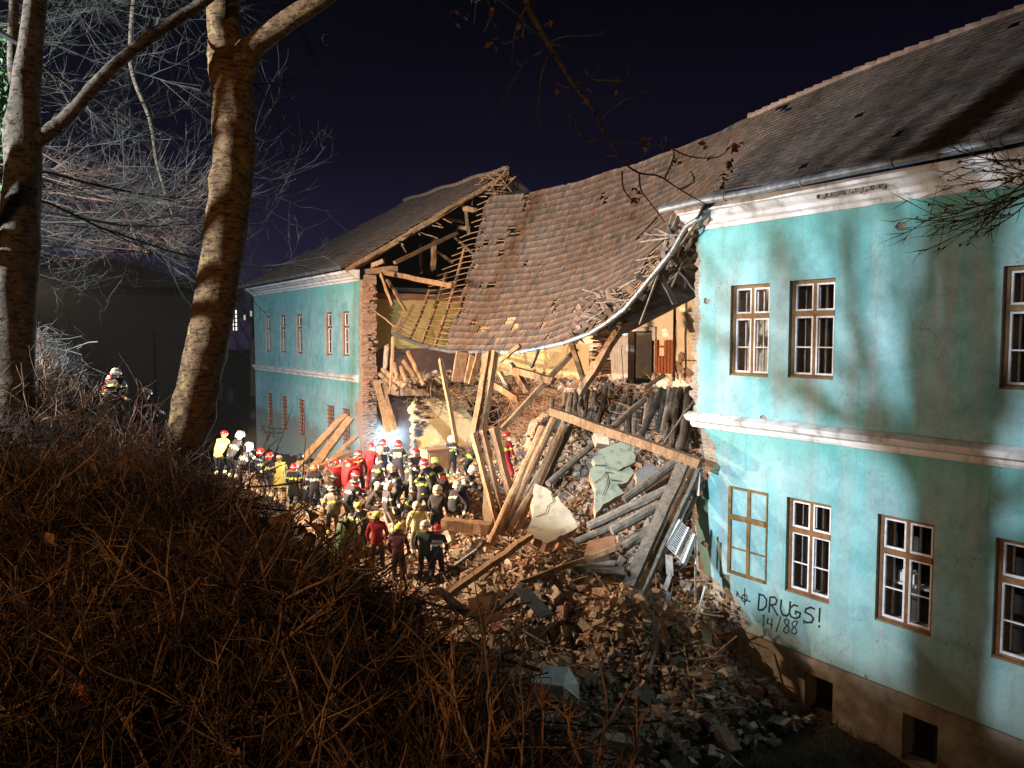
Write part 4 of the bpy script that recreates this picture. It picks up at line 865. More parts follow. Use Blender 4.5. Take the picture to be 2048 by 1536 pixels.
beam("narrow dark shutter leaf dangling left of the hanging plank", (773, 690, 29.5), (770, 736, 29.5), .3, .05, mat='wood_grey', name="shutter", cat="shutter")
beam("split beam hanging from the far wing's wall plate", (762, 548, 31.8), (785, 610, 31.8), .22, .1)
beam("slim brace hanging right of the split beam", (775, 560, 32.5), (812, 622, 31), .12, .1)
beam("horizontal tie beam between the far roof and the bare battens", (770, 545, 33), (905, 572, 31), .2, .2)
beam("thin stay running from the torn brick edge to the roof's bare corner", (741, 614, 32), (788, 652, 29.5), .05, .05, name="pole", cat="pole")
beam("tall plank leaning over the floodlight from the floor above, left", (752, 760, 31), (778, 865, 29), .24, .1, name="plank", cat="plank")
beam("tall plank leaning over the floodlight from the floor above, right", (765, 770, 31), (790, 860, 29), .2, .1, name="plank", cat="plank")
beam("loose stick wedged on the corridor floor under the coat rack", (1326, 752, 26), (1290, 775, 25.6), .14, .1)
for i in range(60):   # more half-buried timbers spread on the heap
    x = random.uniform(9.3, 18.5); y = random.uniform(10.5, 27)
    z = gz(x, y)
    if z < .6: continue
    th = random.uniform(0, PI); L = random.uniform(.5, 1.6); dz = random.gauss(0, .12)
    m = MB(); c = Vector((x, y, z+.12)); d = Vector((math.cos(th), math.sin(th), dz))*L/2
    gr = x > 13.6+(y-12)*.12
    if i % 3: m.bar(c-d, c+d, random.uniform(.08, .2), random.uniform(.05, .1), jit=.01, segs=4)
    else: m.log(c-d, c+d, .09, .08)
    px, py = proj(c)
    tag(m.build("timber_piece", M['wood_grey' if gr else 'wood']), "short loose timber half buried in the grey slope" if gr else "short loose timber half buried in the brick heap", "timber", "short timbers in the grey slope" if gr else "short timbers in the brick heap")
# ------------------------------------------------------------------ chunks of wall and boards ------------------------------------------------
for i, (a, b, wd, dd) in enumerate(extra):
    pa = (900+a[0]/3.7236, 640+a[1]/3.7236); pb = (900+b[0]/3.7236, 640+b[1]/3.7236); A = PX(*pa, 18.95 if pa[0] > 1180 else 17.4); d = (A-Vector((0,0,EYE))).dot(Vector(FW))
    beam("dusty dark joist half hidden between the larger ones of the hanging grey row", (*pa, d), (*pb, d-dd*1.35), wd, rnd=True, bend=random.uniform(-.06, .06), mat='wood_dark' if i % 2 else 'wood_grey', group="smaller dark joists filling the grey row under the floor edge", name="log", cat="log")
def cracks(parent, lines, d, tilt, c0):
    m = MB()
    for ln_ in lines:
        P = [PD(a, b, d+(b-c0[1])/100*tilt[1]+(a-c0[0])/100*tilt[0]-.012) for a, b in ln_]
        for a, b in zip(P[:-1], P[1:]): m.bar(a, b, .012, .016, jit=.003, segs=2)
    m.build("crack", M['soot'], parent)
def slab(name, label, cat, pix, d, tilt, th, mat, rim, holes=()):
    """pix outline on a plane through depth d whose depth grows by `tilt` metres per 100 px downwards/right"""
    cx = sum(p[0] for p in pix)/len(pix); cyy = sum(p[1] for p in pix)/len(pix)
    top = [PD(a, b, d+(b-cyy)/100*tilt[1]+(a-cx)/100*tilt[0]) for a, b in pix]
    n = Vector((0, 0, 0))
    for i in range(len(top)): n += (top[i]-top[0]).cross(top[(i+1) % len(top)]-top[0])
    n.normalize(); n = n if n.dot(Vector(FW)) > 0 else -n
    loops = [Vector((p[0], p[1], 0)) for p in pix]; tri = tessellate_polygon([loops]); k = len(top); m = MB()
    m.add(top+[p+n*th for p in top], [tuple(t) for t in tri]+[tuple(k+i for i in reversed(t)) for t in tri]); m.f += [(i, (i+1) % k, k+(i+1) % k, k+i) for i in range(k)]; m.m += [1]*k
    return tag(m.build(name, [M[mat], M[rim]]), label, cat)
def ragpix(pts, amp=1.6, step=9):
    return rag(list(pts)+[pts[0]], amp, step)[:-1]
slab("wall_chunk", "big cream painted chunk of wall tilted on the heap right of the log fan", "wall chunk", ragpix([(1073, 968), (1090, 975), (1101, 985), (1106, 998), (1116, 992), (1128, 1012), (1140, 1022), (1150, 1040), (1155, 1055), (1120, 1073), (1092, 1088), (1070, 1075), (1056, 1062), (1064, 1030), (1068, 1000)]), 19.4, (.2, -1.0), .35, 'slabcream', 'brick')
cracks(bpy.data.objects["wall_chunk"], [[(1103, 988), (1107, 1003), (1096, 1012), (1092, 1026), (1072, 1034)]], 19.4, (.2, -1.0), (1104, 1028))
slab("wall_chunk", "upper pale green plaster slab on the grey slope below the diagonal beam", "wall chunk", ragpix([(1183, 918), (1196, 903), (1215, 893), (1240, 884), (1258, 890), (1270, 912), (1268, 925), (1240, 940), (1210, 930), (1190, 928)]), 20.0, (.1, -1.1), .2, 'slabgreen', 'brick_grey')
slab("wall_chunk", "larger lower pale green slab with cracks and pink brick edge", "wall chunk", ragpix([(1180, 938), (1200, 924), (1222, 930), (1234, 944), (1262, 930), (1268, 945), (1256, 965), (1236, 968), (1246, 985), (1228, 995), (1206, 1010), (1196, 1026), (1189, 1010), (1192, 975), (1182, 960)]), 19.5, (.1, -1.1), .25, 'slabgreen', 'brick')
cracks(bpy.data.objects["wall_chunk.002"], [[(1190, 965), (1204, 955), (1212, 944), (1226, 946)], [(1212, 944), (1216, 966), (1206, 990)], [(1222, 960), (1242, 962)]], 19.5, (.1, -1.1), (1218, 962))
slab("wall_chunk", "small pale squared block of masonry just above the green slabs", "wall chunk", [(1187, 866), (1215, 872), (1219, 890), (1194, 886)], 20.4, (.1, -.8), .3, 'slabcream', 'brick_grey')
slab("wall_chunk", "narrow cream wall strip standing left of the three pale posts", "wall chunk", ragpix([(966, 962), (978, 958), (984, 1000), (986, 1046), (966, 1048)], 1.2), 21.6, (0, -.4), .3, 'slabcream', 'brick')
slab("wall_chunk", "dull grey plaster lump right of the green slabs", "wall chunk", ragpix([(1272, 945), (1300, 925), (1325, 940), (1318, 962), (1290, 972), (1275, 965)]), 19.2, (.1, -1), .2, 'greyplaster', 'brick_grey')
slab("board", "flat orange stained board lying below the lowest grey log", "board", [(1176, 1082), (1230, 1070), (1232, 1098), (1168, 1112)], 17.6, (0, -1.8), .03, 'board', 'board')
slab("board", "grey hardboard sheet lying behind the orange stained board", "board", [(1208, 1066), (1232, 1062), (1230, 1130), (1170, 1128), (1200, 1108)], 17.75, (0, -1.5), .03, 'greyboard', 'board')
slab("board", "brown kite shaped board in the dark corner left of the bench top", "board", [(936, 1196), (984, 1190), (978, 1218), (1014, 1232), (968, 1250), (938, 1230)], 16.2, (0, -1.8), .03, 'board', 'board')
slab("board", "large cardboard coloured sheet leaning on the cream cross wall", "board", [(832, 878), (872, 858), (880, 884), (836, 900)], 27.4, (.1, -.3), .03, 'cardboard', 'cardboard')
slab("board", "thin plank tip lying in the dark below the brown kite board", "board", [(957, 1322), (1030, 1318), (1032, 1331), (980, 1330)], 15.2, (0, -1.6), .04, 'board', 'board')
m = MB(); a = PD(1042, 1178, 16.6); b = PD(1094, 1232, 15.9); m.bar(a, b, .34, .05); c = b+(b-a).normalized()*.02
tag(m.build("bench_top", M['greyboard']), "grey wooden bench top fallen on the rubble below the long batten", "bench")
m = MB(); c0 = PD(870, 905, 26); 
for k in range(3): m.box((c0.x-.45+k*.02, c0.y-.25, c0.z-.45+k*.01), (c0.x+.45, c0.y+.25, c0.z+.12))
m = MB().box((c0.x-.42, c0.y-.25, c0.z-.55), (c0.x+.42, c0.y+.25, c0.z+.1)).box((c0.x-.47, c0.y-.3, c0.z+.1), (c0.x+.47, c0.y+.3, c0.z+.15)); m.build
cab = m.build("cabinet", M['cardboard']); tag(cab, "brown wooden cabinet standing before the cream cross wall", "cabinet")
MB().box((c0.x-.36, c0.y-.272, c0.z-.5), (c0.x-.02, c0.y-.252, c0.z+.05)).box((c0.x+.02, c0.y-.272, c0.z-.5), (c0.x+.36, c0.y-.252, c0.z+.05)).build("cabinet_door", M['board'], cab)
# white metal box, open drum shape at the heap's dark foot
bx = [(1072, 1330), (1140, 1336), (1160, 1362), (1158, 1398), (1128, 1372), (1061, 1364)]
d0 = 14.6; A = PD(1074, 1330, d0+.5); B = PD(1138, 1334, d0+.5); C = PD(1126, 1372, d0); D = PD(1061, 1364, d0); E = PD(1160, 1366, d0+.3); F_ = PD(1159, 1399, d0+.1); Gp = PD(1128, 1384, d0+.05); H_ = PD(1075, 1380, d0+.25)
dn = Vector((0, 0, -.28)); m = MB()
def quadt(m, q, th=.015):
    n = (q[1]-q[0]).cross(q[2]-q[0]).normalized()*th; m.add(q+[p+n for p in q], [(0,1,2,3), (7,6,5,4), (0,4,5,1), (1,5,6,2), (2,6,7,3), (3,7,4,0)])
quadt(m, [A, B, C, D]); quadt(m, [B, E, F_, C]); quadt(m, [D+dn*.1, C+dn*.1, C+dn, D+dn*.8]); quadt(m, [A, D, D+dn*.8, A+dn*.9])
tag(m.build("metal_box", M['white_enamel']), "pale open sheet metal box on its side at the dark foot of the heap", "box")
for lab, pts, wd, mt in (("long grey sheet metal strip hanging down the dark slope", ((1310, 1234), (1312, 1300), (1298, 1345), (1293, 1380)), .14, 'zinc'), ("second shorter strip right of the long grey strip", ((1322, 1234), (1334, 1290), (1340, 1310)), .1, 'board'), ("pale torn strip hanging under the lower radiator", ((1342, 1164), (1336, 1200), (1328, 1220)), .14, 'zinc'), ("wide grey strip standing below the radiators", ((1338, 1110), (1340, 1150), (1330, 1180)), .22, 'greyboard')):
    m = MB(); P = [PD(a, b, 15.3 if b > 1225 else 16.8) for a, b in pts]
    for a, b in zip(P[:-1], P[1:]): m.bar(a, b, wd, .012)
    tag(m.build("metal_strip", M[mt]), lab, "strip")
for lab, a, b in (("white thin pipe hanging straight down beside the lower radiator", (1391, 1075, 17.6), (1391, 1205, 17.3)), ("white pipe leaning over the dark gap at the wing's foot", (1417, 1150, 17.6), (1391, 1240, 16.6)), ("white pipe stub running left from the upper radiator", (1341, 979, 18), (1383, 997, 18)), ("white pipe joining the two radiators", (1378, 1002, 18), (1362, 1042, 17.7))):
    tag(MB().log(PD(*a), PD(*b), .025, .025, jit=.004).build("heating_pipe", M['white_enamel']), lab, "pipe")
def radiator(label, quad, d):
    q = [PD(a, b, dd) for (a, b), dd in zip(quad, d)]; root = thing("radiator", label, "radiator", q[0], "white panel radiators dangling at the torn wing"); off = q[0]
    n = (q[1]-q[0]).cross(q[3]-q[0]).normalized()*.09; f = MB(); N = 15
    for i in range(N):
        t = (i+.5)/N; a = q[0].lerp(q[3], t); b = q[1].lerp(q[2], t); w_ = (q[3]-q[0]).length/N*.62; m_ = MB()
        f.log(a-off, b-off, w_*.36, w_*.36, n=6, segs=1, jit=0)
    f.build("fins", M['white_enamel'], root)
    c = MB(); c.bar(q[0].lerp(q[1], .5)-n*.8-off, q[3].lerp(q[2], .5)-n*.8-off, .05, .05).bar(q[0]-off, q[3]-off, .06, .12).bar(q[1]-off, q[2]-off, .06, .12); c.build("header_pipe", M['white_enamel'], root)
radiator("larger lower white radiator dangling diagonal before the dark gap", [(1362, 1042), (1391, 1070), (1368, 1128), (1332, 1094)], [17.6, 17.5, 17.3, 17.4])
radiator("upper white radiator tucked behind the steep planks", [(1352, 972), (1398, 944), (1396, 992), (1366, 998)], [18.3, 18.2, 18.1, 18.2])
# dark wires hanging
for i, pts in enumerate((((1128, 676), (1150, 640), (1118, 770)), ((1245, 690), (1243, 700), (1249, 790)), ((996, 790), (998, 850), (1002, 880)))):
    m = MB(); m.tube([PD(a, b, 24) for a, b in pts], .012, 5); tag(m.build("cable", M['soot']), ["loose cable hanging left of the brick pillar", "loose cable hanging before the white door leaf", "loose cable hanging over the lone rescuer in red and yellow"][i], "cable")
# ------------------------------------------------------------------ lamps at the scene ------------------------------------------------
def tripod_lamp(label, p, aim, glow, scale=1.0):
    p = Vector(p); g = gz(p.x, p.y); root = thing("floodlight", label, "floodlight", (p.x, p.y, g)); h = p.z-g
    m = MB()
    for k in range(3): th = k*2.1+.4; m.log(Vector((0, 0, min(h*.6, 1))), Vector((.45*math.cos(th), .45*math.sin(th), -.05)), .015, .015, jit=0)
    m.build("tripod", M['black'], root); MB().log((0, 0, .2), (0, 0, h-.1), .018, .018, jit=0).build("pole", M['black'], root)
    d = (Vector(aim)-p).normalized(); c = Vector((0, 0, h)); hd = MB().bar(c-d*.10, c, .3*scale, .22*scale); hd.build("housing", M['black'], root)
    MB().bar(c+d*.002, c+d*.012, .26*scale, .19*scale).build("lens", M[glow], root); return p
lp = tripod_lamp("blazing cold white floodlight on a tripod in the torn ground-floor opening", PD(781, 866, 30.2), (6, 12, 4), 'lampglow', 1.3)
lamp("flood_beam", 'SPOT', lp+Vector((-.25, -.35, .0)), 6500, (.62, .84, 1.0), aim=(6, 13, 3.5), size=.1, spot=130, blend=.6)
lw = tripod_lamp("small warm white floodlight at the left end of the rescue line", PD(497, 897, 23.6), (12, 19, 4), 'warmglow', .8)
lamp("small_flood_beam", 'POINT', lw+Vector((.25, .3, .05)), 560, (1.0, .78, .5), size=.08)
# ------------------------------------------------------------------ people ------------------------------------------------
PM = {}
def cm(name, c, r=.8, sp=.3):
    if name not in PM: PM[name] = simple(name, c, tuple(x*.72 for x in c), 18, rough=r, bs=.25, bd=.006, obj=True, spec=sp)
    return PM[name]
CL = dict(navy=(.022, .024, .035), black=(.02, .02, .022), red=(.36, .018, .022), brightred=(.50, .03, .04), maroon=(.085, .02, .03), green=(.03, .05, .025), yellow=(.62, .50, .14), grey=(.16, .14, .13), khaki=(.42, .31, .17), beige=(.5, .42, .3), skin=(.45, .26, .18), lime=(.62, .72, .08), stripe=(.72, .70, .42), white=(.75, .74, .68), cream=(.72, .66, .45), orange=(.55, .15, .04), boot=(.018, .016, .015), hred=(.62, .02, .03), hblack=(.03, .03, .03), brown=(.12, .07, .045), hviz=(.6, .55, .2))
def seg(p, a, b):
    ab = b-a; t = max(0, min(1, (p-a).dot(ab)/max(1e-9, ab.length_squared))); return (p-(a+ab*t)).length, t
def ik(a, b, l1, l2, pole):
    d = b-a; L = min(d.length, l1+l2-.005); dn = d.normalized(); b = a+dn*L; x = (l1*l1-l2*l2+L*L)/(2*L); h = math.sqrt(max(0, l1*l1-x*x)); pl = (pole-dn*pole.dot(dn)).normalized(); return a+dn*x+pl*h, b
POSES = dict(stand=dict(lean=.05, hip=.93, arms=(.3, .3)), bend=dict(lean=1.05, hip=.84, arms=(.9, .9)), stoop=dict(lean=.55, hip=.88, arms=(.8, .9)), crouch=dict(lean=.5, hip=.45, arms=(1., 1.)), reach=dict(lean=.15, hip=.92, arms=(1.5, 1.2)), phone=dict(lean=.08, hip=.92, arms=(2.2, 2.0)), hold=dict(lean=.12, hip=.92, arms=(1.1, 1.0)), walk=dict(lean=.12, hip=.91, arms=(.5, .1), stride=.28))
def person(label, px, py, yaw, pose='stand', jacket='navy', trousers='navy', stripe='stripe', helmet='cream', hat='full', back=None, pack=None, coat=False, group="rescue workers on the rubble", d=None, patt=True, scale=1.0):
    """head centre seen at (px,py); yaw in degrees: 0 = facing away from the camera"""
    ps = POSES[pose]; lean = ps['lean']; hz = ps['hip']; V3 = Vector
    up = V3((0, math.sin(lean), math.cos(lean))); fwd = V3((0, math.cos(lean), -math.sin(lean)))
    pel = V3((0, 0, hz)); sp = pel+up*.2+V3((0, -.01, 0)); ch = pel+up*.43; nk = pel+up*.56; hl = lean*.55
    hup = V3((0, math.sin(hl), math.cos(hl))); hd = nk+hup*.15+V3((0, .02, 0)); ht = hd+hup*.08
    hh = hd.z*scale
    # find where this head sits above the ground
    if d is None:
        prev = None; best = 26
        for k in range(0, 120):
            dd = 14+k*.15; q = PD(px, py, dd)
            if q.z-hh <= gz(q.x, q.y)+.05: best = dd; break
        d = best
    q = PD(px, py, d); base = V3((q.x, q.y, q.z-hh))
    J = {}; J['pel'] = pel; J['sp'] = sp; J['ch'] = ch; J['nk'] = nk; J['hd'] = hd; J['ht'] = ht
    for sd, nm in ((-1, 'l'), (1, 'r')):
        sh = ch+up*.07+V3((sd*.18, 0, 0)); a_ = ps['arms'][0 if sd < 0 else 1]+random.uniform(-.12, .12)
        dirn = V3((sd*.12, math.sin(a_), -math.cos(a_))); tgt = sh+dirn*.50+V3((-sd*.10*(a_ > .6), 0, 0)); el, wr = ik(sh, tgt, .285, .255, V3((sd*.5, -.35, -.6)))
        J['sh'+nm] = sh; J['el'+nm] = el; J['wr'+nm] = wr; J['ha'+nm] = wr+(wr-el).normalized()*.085
        hp = pel+V3((sd*.095, 0, -.03)); st = ps.get('stride', .06)*sd; an = V3((sd*.14, st, .08)); kn, an = ik(hp, an, .44, .43, V3((sd*.15, 1, 0)))
        J['hp'+nm] = hp; J['kn'+nm] = kn; J['an'+nm] = an; J['to'+nm] = an+V3((sd*.03, .17, -.045))
    idx = {}; vs = []; rad = []
    def addj(k, r): idx[k] = len(vs); vs.append(J[k]*scale); rad.append(r*scale)
    bulk = 1.12
    for k, r in (('pel', (.15*bulk, .125*bulk)), ('sp', (.145*bulk, .12*bulk)), ('ch', (.165*bulk, .13*bulk)), ('nk', (.062, .06)), ('hd', (.088, .10)), ('ht', (.075, .085))): idx[k] = len(vs); vs.append(J[k]*scale); rad.append((r[0]*scale, r[1]*scale))
    for nm in 'lr':
        for k, r in (('sh', .078), ('el', .058), ('wr', .042), ('ha', .03), ('hp', .105), ('kn', .075), ('an', .058), ('to', .045)): idx[k+nm] = len(vs); vs.append(J[k+nm]*scale); rad.append((r*scale, r*scale))
    E_ = [('pel', 'sp'), ('sp', 'ch'), ('ch', 'nk'), ('nk', 'hd'), ('hd', 'ht')]
    for nm in 'lr': E_ += [('ch', 'sh'+nm), ('sh'+nm, 'el'+nm), ('el'+nm, 'wr'+nm), ('wr'+nm, 'ha'+nm), ('pel', 'hp'+nm), ('hp'+nm, 'kn'+nm), ('kn'+nm, 'an'+nm), ('an'+nm, 'to'+nm)]
    me = bpy.data.meshes.new("skel"); me.from_pydata([tuple(v) for v in vs], [(idx[a], idx[b]) for a, b in E_], [])
    ob = bpy.data.objects.new("skel", me); COL.objects.link(ob); md = ob.modifiers.new("s", 'SKIN')
    for i, r in enumerate(rad): me.skin_vertices[0].data[i].radius = r; me.skin_vertices[0].data[i].use_root = (i == 0)
    md.use_smooth_shade = True; ob.modifiers.new("u", 'SUBSURF').levels = 2
    dg = bpy.context.evaluated_depsgraph_get(); ev = ob.evaluated_get(dg); m2 = bpy.data.meshes.new_from_object(ev); bpy.data.objects.remove(ob); bpy.data.meshes.remove(me)
    mats = [cm("cloth_"+jacket, CL[jacket]), cm("cloth_"+trousers, CL[trousers]), cm("stripe_"+stripe, CL[stripe], .5, .5), cm("skin", CL['skin'], .6), cm("boot_rubber", CL['boot'], .5)]
    m2.materials.clear()
    for x in mats: m2.materials.append(x)
    segs = [(J[a]*scale, J[b]*scale, a, b) for a, b in E_]
    for p in m2.polygons:
        c = p.center; bd, bt, ba, bb = min(((*seg(c, a, b), x, y) for a, b, x, y in segs), key=lambda z: z[0])
        mi = 0
        if ba in ('nk', 'hd') or bb == 'hd': mi = 3
        elif ba[:2] in ('wr',) : mi = 3 if random.random() < 2 and not patt else 4
        elif ba[:2] == 'an' or (ba[:2] == 'kn' and bt > .8): mi = 4
        elif ba[:2] in ('hp', 'kn'): mi = 0 if (coat and ba[:2] == 'hp' and bt < .6) else 1
        elif bb[:2] == 'hp' : mi = 0
        if patt:
            if ba[:2] == 'el' and .45 < bt < .78: mi = 2
            if ba[:2] == 'sh' and .50 < bt < .72: mi = 2
            if ba[:2] == 'kn' and .42 < bt < .66: mi = 2
            if ba == 'sp' and .35 < bt < .62: mi = 2
            if ba == 'pel' and bb == 'sp' and bt < .12: mi = 2
        p.material_index = mi
    body = bpy.data.objects.new("person", m2); COL.objects.link(body)
    m2.polygons.foreach_set("use_smooth", [True]*len(m2.polygons))
    vy = math.atan2((q-Vector((0, 0, EYE))).x, (q-Vector((0, 0, EYE))).y)   # direction away from the camera
    body.location = base; body.rotation_euler = (0, 0, -vy-R(yaw))
    tag(body, label, "person", group)
    # hands: palm and five fingers
    for nm, sd in (('l', -1), ('r', 1)):
        hm = MB()
        w_, e_ = J['wr'+nm]*scale, J['el'+nm]*scale; dv = (w_-e_).normalized(); sdv = dv.cross(V3((0, 0, 1))); sdv = (sdv if sdv.length > .1 else V3((1, 0, 0))).normalized(); nv = dv.cross(sdv).normalized()
        c0_ = w_+dv*.04
        for f, (o_, L_) in enumerate(((-.03, .075), (-.01, .085), (.01, .08), (.03, .062))):
            a = c0_+dv*.05+sdv*o_; b = a+dv*L_*.55+nv*.012; c = b+dv*L_*.35+nv*.035; hm.tube([a, b, c], [.0105, .0095, .007], 5)
        a = c0_-dv*.005-sdv*sd*.035; hm.tube([a, a+dv*.03-sdv*sd*.03, a+dv*.06-sdv*sd*.035+nv*.015], [.013, .011, .008], 5)
        hm.build("fingers", mats[4] if patt else mats[3], body, smooth=True)
    H = hd*scale; ax = hup; rot = Matrix.Rotation(-hl, 3, 'X')
    def hp_(x, y, z): return H+rot@V3((x, y, z))*scale
    # face: nose, brow, eyes, ears, mouth
    fm = MB(); fm.add([hp_(-.014, .098, -.02), hp_(.014, .098, -.02), hp_(0, .13, -.018), hp_(0, .1, .025), hp_(0, .1, -.03)], [(0, 1, 2), (0, 2, 3), (1, 3, 2), (0, 4, 1)])
    for sd in (-1, 1): c = hp_(sd*.092, .0, -.005); fm.add([c+rot@V3((0, a*.02, b*.032)) for a, b in ((-1, -1), (1, -1), (1, 1), (-1, 1))]+[c+rot@V3((sd*.018, a*.018, b*.03)) for a, b in ((-1, -1), (1, -1), (1, 1), (-1, 1))], [(0,1,2,3), (7,6,5,4), (0,4,5,1), (1,5,6,2), (2,6,7,3), (3,7,4,0)])
    fm.build("face", mats[3], body)
    em = MB()
    for sd in (-1, 1): em.box(tuple(hp_(sd*.036-.013, .098, .012)), tuple(hp_(sd*.036-.013, .098, .012)+V3((.026, .008, .010))))
    em.box(tuple(hp_(-.024, .095, -.055)), tuple(hp_(-.024, .095, -.055)+V3((.048, .008, .008)))); em.build("eyes_and_mouth", cm("dark_feature", (.03, .02, .02)), body)
    if helmet:
        hl_ = MB(); prof = [(.132, -.035), (.143, -.02), (.138, .02), (.126, .07), (.10, .112), (.06, .138), (.002, .148)]
        if hat == 'dome': prof = [(.125, .01), (.13, .02), (.122, .06), (.10, .10), (.06, .128), (.002, .138)]
        hl_.lathe(prof, 18)
        if hat == 'full':
            hl_.v = [(x, y, z-(.055 if y < -.06 and z < 0 else 0)+(0.03 if y > .1 and z < 0 else 0)) for x, y, z in hl_.v]
            hl_.bar((0, -.12, .09), (0, .10, .12), .03, .05)
        hl_.v = [tuple(hp_(x, y-.005, z)) for x, y, z in hl_.v]; hl_.build("helmet", cm("helmet_"+helmet, CL[helmet], .32, .6), body, smooth=True)
        if hat == 'full':
            bd_ = MB(); bd_.lathe([(.1405, -.012), (.146, -.008), (.146, .008), (.1395, .012)], 18); bd_.v = [tuple(hp_(x, y-.005, z+.005)) for x, y, z in bd_.v]; bd_.build("helmet_band", cm("reflective_band", (.6, .6, .55), .4, .5) if helmet != 'cream' else cm("dark_band", (.06, .06, .06)), body)
    else:
        hr = MB().lathe([(.098, -.01), (.104, .03), (.09, .075), (.055, .1), (.002, .108)], 14); hr.v = [tuple(hp_(x, y-.012, z)) for x, y, z in hr.v]; hr.build("hair", cm("hair_grey", (.30, .22, .14)), body, smooth=True)
    bc = (pel+up*.40-fwd*.155)*scale
    if back:
        tx = bpy.data.curves.new("t", 'FONT'); tx.body = back; tx.size = .105; tx.align_x = 'CENTER'; tx.align_y = 'CENTER'; tx.extrude = .004; to = bpy.data.objects.new("t", tx); COL.objects.link(to)
        dg = bpy.context.evaluated_depsgraph_get(); tm = bpy.data.meshes.new_from_object(to.evaluated_get(dg)); bpy.data.objects.remove(to)
        X_ = V3((1, 0, 0)); Y_ = up; Z_ = -fwd; c = bc-fwd*.022
        for v in tm.vertices: v.co = c+(X_*v.co.x*.62+Y_*v.co.y*1.1+Z_*v.co.z)*scale
        tm.materials.clear(); tm.materials.append(cm("white_lettering", (.85, .85, .85))); lo = bpy.data.objects.new("back_lettering", tm); COL.objects.link(lo); lo.parent = body
        pm = MB(); pm.add([tuple(bc+(X_*a*.155+Y_*b*.055+Z_*k)*scale) for k in (-.06, .016) for a, b in ((-1, -1), (1, -1), (1, 1), (-1, 1))], [(0,1,2,3), (7,6,5,4), (0,4,5,1), (1,5,6,2), (2,6,7,3), (3,7,4,0)]); pm.build("back_patch", mats[0], body)
    if pack:
        pk = MB(); c = (pel+up*.33-fwd*.2)*scale; pk.bar(c-up*.2, c+up*.2, .28, .14, jit=.01, segs=3); pk.build("backpack", cm("pack_"+pack, CL[pack]), body)
        pk = MB(); pk.bar(c+up*.1, c+up*.15, .29, .15); pk.build("pack_stripe", cm("stripe_lime", CL['lime'], .5, .5), body)
    if coat:
        sk = MB(); pr = [(.19, .02), (.215, -.12), (.235, -.30)]; sk.lathe(pr, 16); sk.v = [tuple((pel+V3((x, y*.8+(.1*lean if z < -.1 else 0), z+.02)))*scale) for x, y, z in sk.v]; sk.build("coat_skirt", mats[0], body, smooth=True)
    return body
